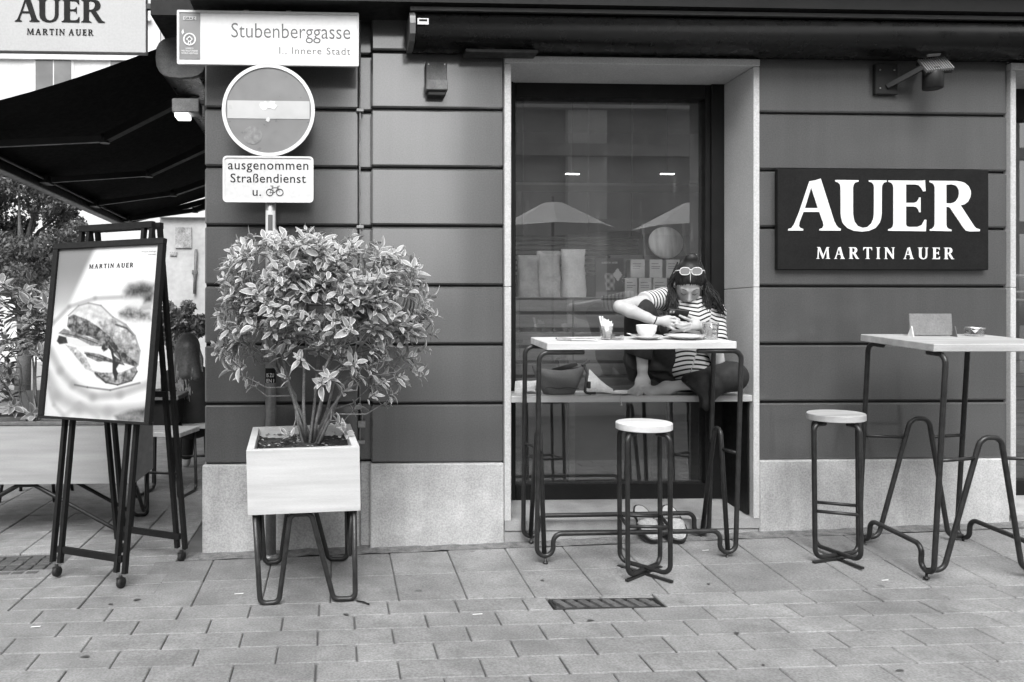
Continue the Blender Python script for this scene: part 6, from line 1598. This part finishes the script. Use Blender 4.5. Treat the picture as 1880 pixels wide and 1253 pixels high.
for i in range(170):
    a = q.uniform(-1.5, 1.5); s0 = Vector(hd2) + Vector((.09 * math.sin(a), -.1 * math.cos(a) * .9, q.uniform(-.08, .04))); e = Vector(hd2) + Vector((.13 * math.sin(a) + q.uniform(-.02, .02), -.15 * abs(math.cos(a)) - .02, q.uniform(-.44, -.24)))
    st_.tube([s0, s0.lerp(e, .3) + Vector((.02 * math.sin(a), -.015, 0)), s0.lerp(e, .7) + Vector((q.uniform(-.012, .012), -.012, 0)), e], [.006, .007, .006, .002], 5, cap=False)
part('hair_strands', st_, 'hair_fair', hg, True, kind='stuff')

# ------------------------------------------------------------------ trees and shrubs further off
def leaf_cloud(name, parent, blobs, n, size, tone, seed, m='leaf_tree'):
    rs = np.random.RandomState(seed); V = []; T = []
    w = np.array([b[1] ** 2 for b in blobs]); w = w / w.sum(); idx = rs.choice(len(blobs), n, p=w)
    d = rs.normal(size=(n, 3)); d /= np.linalg.norm(d, axis=1)[:, None]; rad = rs.uniform(.45, 1.05, n) ** .6
    cen = np.array([b[0] for b in blobs])[idx]; rr = np.array([b[1] for b in blobs])[idx]
    P = cen + d * (rr * rad)[:, None] * np.array([1, 1, .85])
    a = rs.normal(size=(n, 3)); a /= np.linalg.norm(a, axis=1)[:, None]; b = np.cross(a, rs.normal(size=(n, 3))); b /= np.linalg.norm(b, axis=1)[:, None]
    s = size * rs.uniform(.6, 1.3, n)[:, None]
    quad = np.stack([P - a * s, P + b * s * .45, P + a * s, P - b * s * .45], 1).reshape(-1, 3)
    mb = MB(); mb.v = [tuple(x) for x in quad]; mb.f = [(4 * i, 4 * i + 1, 4 * i + 2, 4 * i + 3) for i in range(n)]; mb.sm = [False] * n
    mb.tone = np.repeat(tone * rs.uniform(.6, 1.5, n), 4)
    return part(name, mb, m, parent, True, kind='stuff')
def far_tree(label, px, ybase, Y, blobs_px, n, size, tone, seed, trunk_r=.14, name='broadleaf_tree'):
    b = W(px, 640, Y); t = thing(name, label, 'tree', (b.x, Y, -.15))
    q = random.Random(seed); bl = []
    for (x, y, r, dy) in blobs_px:
        p = W(x, y, Y + dy); R_ = r / 1462 * (Y + 4.45)
        for i in range(7): bl.append((np.array(p) + np.array([q.gauss(0, .5), q.gauss(0, .5), q.gauss(0, .45)]) * R_, R_ * q.uniform(.35, .6)))
    top = Vector(np.mean([x[0] for x in bl], axis=0)); base = Vector((b.x, Y, -.19))
    part('trunk', MB().tube([base, base.lerp(top, .3) + Vector((.05, 0, 0)), base.lerp(top, .7), top], [trunk_r, trunk_r * .8, trunk_r * .6, trunk_r * .3], 10), 'bark', t, True)
    for i in range(0, len(bl), 3):
        e = Vector(bl[i][0]); s0 = base.lerp(top, .45 + .4 * q.random()); part('limb', MB().tube([s0, s0.lerp(e, .5) + Vector((0, 0, .1)), e], [trunk_r * .4, trunk_r * .25, trunk_r * .1], 6), 'bark', t, True)
    leaf_cloud('crown', t, bl, n, size, tone, seed); return t
far_tree('dark leafy tree filling the left edge behind the awning', 40, 700, 9.0, [(-60, 330, 90, 0), (40, 350, 80, 0), (100, 400, 60, .5), (20, 440, 85, 0), (-80, 450, 90, .5), (120, 450, 45, 0), (60, 490, 60, -.3), (140, 395, 30, .3)], 36000, .038, .11, 3)
pt = thing('potted_bush', 'light leafy bush between the easel and the building corner', 'bush', (W(320, 640, 6.0).x, 6.0, -.14))
bl = [(np.array(W(x, y, 6.0)), r) for x, y, r in ((305, 575, .17), (335, 590, .18), (300, 610, .16), (325, 625, .17), (362, 605, .12), (370, 590, .10), (345, 565, .10))]
leaf_cloud('crown', pt, bl, 3000, .04, .2, 6, 'leaf_tree')
part('stem', MB().tube([Vector((pt.location.x, 6, .3)), Vector(W(320, 600, 6.0))], [.03, .015], 8), 'bark', pt, True)
part('pot', MB().lathe([(0, -.15), (.22, -.15), (.28, .32), (.30, .34), (.26, .34), (.25, .28), (0, .28)], (pt.location.x, 6.0, 0), 24), 'lamp_grey', pt, True)

# ------------------------------------------------------------------ houses across the side street
def house(name, label, x0, x1, Y, depth, z1, m, wins, roof=None, trim=True):
    t = thing(name, label, 'building', ((x0 + x1) / 2, Y + depth / 2, -.19))
    part('wall', MB().box(x0, x1, Y, Y + depth, -.19, z1), m, t, True)
    for (wx0, wx1, wz0, wz1) in wins:
        w = part('window', MB().box(wx0, wx1, Y - .03, Y - .002, wz0, wz1), 'far_trim', t, True)
        nx_ = 2
        for i in range(nx_):
            a = wx0 + .08 + (wx1 - wx0 - .12) * i / nx_; b = wx0 + .04 + (wx1 - wx0 - .12) * (i + 1) / nx_
            part('pane', MB().box(a, b, Y - .036, Y - .031, wz0 + .08, wz1 - .08), 'far_glass', w, True)
        part('sill', MB().box(wx0 - .1, wx1 + .1, Y - .16, Y - .031, wz0 - .1, wz0 - .001), 'far_trim', w, True)
        part('lintel', MB().box(wx0 - .1, wx1 + .1, Y - .12, Y - .031, wz1 + .001, wz1 + .16), 'far_trim', w, True)
    if trim:
        z = 3.6
        while z < z1 - 1: part('string_course', MB().box(x0 - .03, x1 + .03, Y - .14, Y - .001, z, z + .2), 'far_trim', t, True); z += 3.4
    part('eaves', MB().box(x0 - .3, x1 + .3, Y - .5, Y + depth + .3, z1 + .001, z1 + .3), 'far_trim', t, True)
    part('roof', MB().prism([(Y - .6, z1 + .301), (Y + depth + .4, z1 + .301), (Y + depth / 2, z1 + 3.2)], (), x0 - .3, x1 + .3, 'YZ'), 'roof_tile', t, True)
    return t
xh0, xh1 = W(296, 500, 14).x, -.5
house('plaster_house', 'pale plaster house at the end of the side street', xh0, xh1, 14, 8, 9.5, 'far_wall_grey', [(xh0 + .55, xh0 + 1.45, 5.0, 7.0), (xh0 + 2.1, xh0 + 3.0, 5.0, 7.0)], trim=True)
wn = []
for i in range(6):
    for k in range(4): wn.append((-21 + i * 2.6, -19.6 + i * 2.6, 2.0 + k * 3.3, 3.9 + k * 3.3))
house('apartment_house', 'pale apartment house with window rows beyond the tree', -22, -6.2, 24, 10, 15, 'far_wall', wn)
# notices on the plaster wall
for (a_, b_, c_, d_, mm) in ((322, 418, 352, 456, .22), (312, 462, 325, 470, .3)):
    x0, x1, z0, z1 = xz(a_, b_, c_, d_, 13.98); n_ = single('wall_notice', MB().cbox(x0, x1, 13.96, 13.995, z0, z1, .003), mat('notice%d' % a_, mm, .9, .4, 5, .3, 30), ('large' if a_ == 322 else 'small') + ' faded notice on the pale plaster wall', 'notice', 'notices on the plaster wall')
dp = thing('drain_pipe', 'thin drain pipe on the pale plaster wall', 'pipe', W(358, 540, 13.9))
part('pipe', MB().tube([W(357, 540, 13.93), W(360, 458, 13.93)], .035, 8), 'lamp_grey', dp, True); part('clip', MB().cbox(W(357, 500, 13.9).x - .06, W(357, 500, 13.9).x + .06, 13.9, 13.99, W(357, 500, 13.9).z - .05, W(357, 500, 13.9).z + .05, .01), 'lamp_grey', dp, True)

# ------------------------------------------------------------------ across the street (behind the viewer, seen in the glass)
def opp(name, label, x0, x1, Y, z1, pil, wins, floors):
    t = thing(name, label, 'building', ((x0 + x1) / 2, Y - 4, -.19))
    part('wall', MB().box(x0, x1, Y - 8, Y, -.19, z1), 'opp_wall', t, True)
    for (a, b) in pil: part('pilaster', MB().box(a, b, Y + .001, Y + .25, -.19, z1 - .6), 'opp_light', t, True)
    for z in floors: part('string_course', MB().box(x0, x1, Y + .252, Y + .45, z, z + .3), 'opp_wall', t, True)
    for (a, b, c_, d_) in wins:
        w = part('window', MB().box(a, b, Y + .001, Y + .05, c_, d_), 'opp_light', t, True); part('pane', MB().box(a + .1, b - .1, Y + .051, Y + .06, c_ + .1, d_ - .1), 'opp_dark', w, True)
    part('shop_front', MB().box(x0 + .4, x1 - .4, Y + .001, Y + .12, .3, 2.9), 'opp_dark', t, True)
    return t
opp('opposite_house', 'house across the street with a pale pilaster mirrored in the window', 4.3, 18, -15, 10.5, [(5.9, 6.9), (9.6, 10.2)], [(10.6, 12.2, 4.6, 6.8), (13.4, 15, 4.6, 6.8)], (3.5, 5.4, 6.6, 7.9))
opp('opposite_house', 'grey house across the street left of the bright gap', -16, .3, -15, 10.5, [(-4, -3.2)], [(-2.4, -.9, 4.6, 6.8), (-7, -5.4, 4.6, 6.8), (-11, -9.4, 4.6, 6.8)], (3.5, 7.3))
def parasol(label, x, Y, h, hw):
    t = thing('parasol', label, 'parasol', (x, Y, -.15), (0, 0, R(12)), 'parasols across the street')
    part('pole', MB().tube([(0, 0, 0), (0, 0, h + .1)], .025, 8), 'trim_grey', t)
    n = 8; vs = [(0, 0, h)] + [(hw * .18 * math.cos(2 * math.pi * i / n), hw * .18 * math.sin(2 * math.pi * i / n), h - .02) for i in range(n)] + [(hw * math.cos(2 * math.pi * i / n), hw * math.sin(2 * math.pi * i / n), h - .47) for i in range(n)]
    fs = [(0, 1 + i, 1 + (i + 1) % n) for i in range(n)] + [(1 + i, 1 + n + i, 1 + n + (i + 1) % n, 1 + (i + 1) % n) for i in range(n)]
    part('canopy', MB().add(vs, fs), 'parasol', t)
    part('base', MB().lathe([(0, 0), (.25, 0), (.25, .05), (.06, .08), (0, .08)], n=20), 'lamp_grey', t)
ymir = 2 * (Y1 + .05)
for px, lab in ((1015, 'pale parasol across the street mirrored left in the window'), (1275, 'pale parasol across the street mirrored right in the window')):
    p = W(px, 372, 9.3); parasol(lab, p.x, ymir - 9.3, p.z + .15, 1.05)

# ------------------------------------------------------------------ small litter on the pavement
q = random.Random(17)
def litter(px, py, kind, lab, L=.03):
    g = G(px, py); a = q.uniform(0, 3.1)
    if kind == 'leaf':
        mb = leaf_mesh(L, L * .5, .3, .1, .10, .12); mb.xf(Matrix.Translation((g.x, g.y, g.z + .004)) @ Matrix.Rotation(a, 4, 'Z')); o = single('fallen_leaf', mb, 'leaf', lab, 'leaf', 'litter on the pavement')
    elif kind == 'twig':
        o = single('twig', MB().tube([(g.x, g.y, g.z + .006), (g.x + .03, g.y - .02, g.z + .008), (g.x + L, g.y - L * .8, g.z + .006)], .004, 6), 'black_wood', lab, 'twig')
    else:
        o = single('paper_scrap', MB().add([(g.x, g.y, g.z + .004), (g.x + L, g.y + .004, g.z + .005), (g.x + L, g.y + .012, g.z + .006), (g.x, g.y + .010, g.z + .004)], [(0, 1, 2, 3)]), 'paper', lab, 'scrap', 'litter on the pavement')
for px, py, k, lab in ((207, 1112, 'leaf', 'dark leaf lying on the paving right of the easel feet'), (245, 1105, 'leaf', 'dark leaf on the paving below the planter, left of its legs'), (640, 1132, 'leaf', 'dark leaf on the pavers in front of the planter'), (1078, 1142, 'leaf', 'small dark leaf just below the drain grate'), (1402, 1225, 'leaf', 'small dark leaf near the bottom edge right of the drain'),
                       (1350, 1166, 'leaf', 'small dark leaf on the pavers right of the drain'), (1300, 1075, 'leaf', 'small dark leaf on the slabs between the two stools'), (165, 1208, 'leaf', 'small dark leaf at the bottom left of the paving'), (1660, 1233, 'leaf', 'small dark leaf at the bottom right of the paving'), (1000, 1068, 'leaf', 'small dark leaf on the slabs below the window table'),
                       (430, 1093, 'scrap', 'white paper scrap on the slab left of the planter legs'), (56, 1154, 'scrap', 'white paper scrap on the pavers at the left'), (868, 1131, 'scrap', 'white paper scrap left of the drain grate'), (1620, 1068, 'scrap', 'white paper scrap on the slab beside the right table'), (1290, 1013, 'scrap', 'white paper scrap by the rear feet of the window table')):
    litter(px, py, k, lab, q.uniform(.025, .045))
litter(655, 1106, 'twig', 'short black stick beside the planter leg', .055)
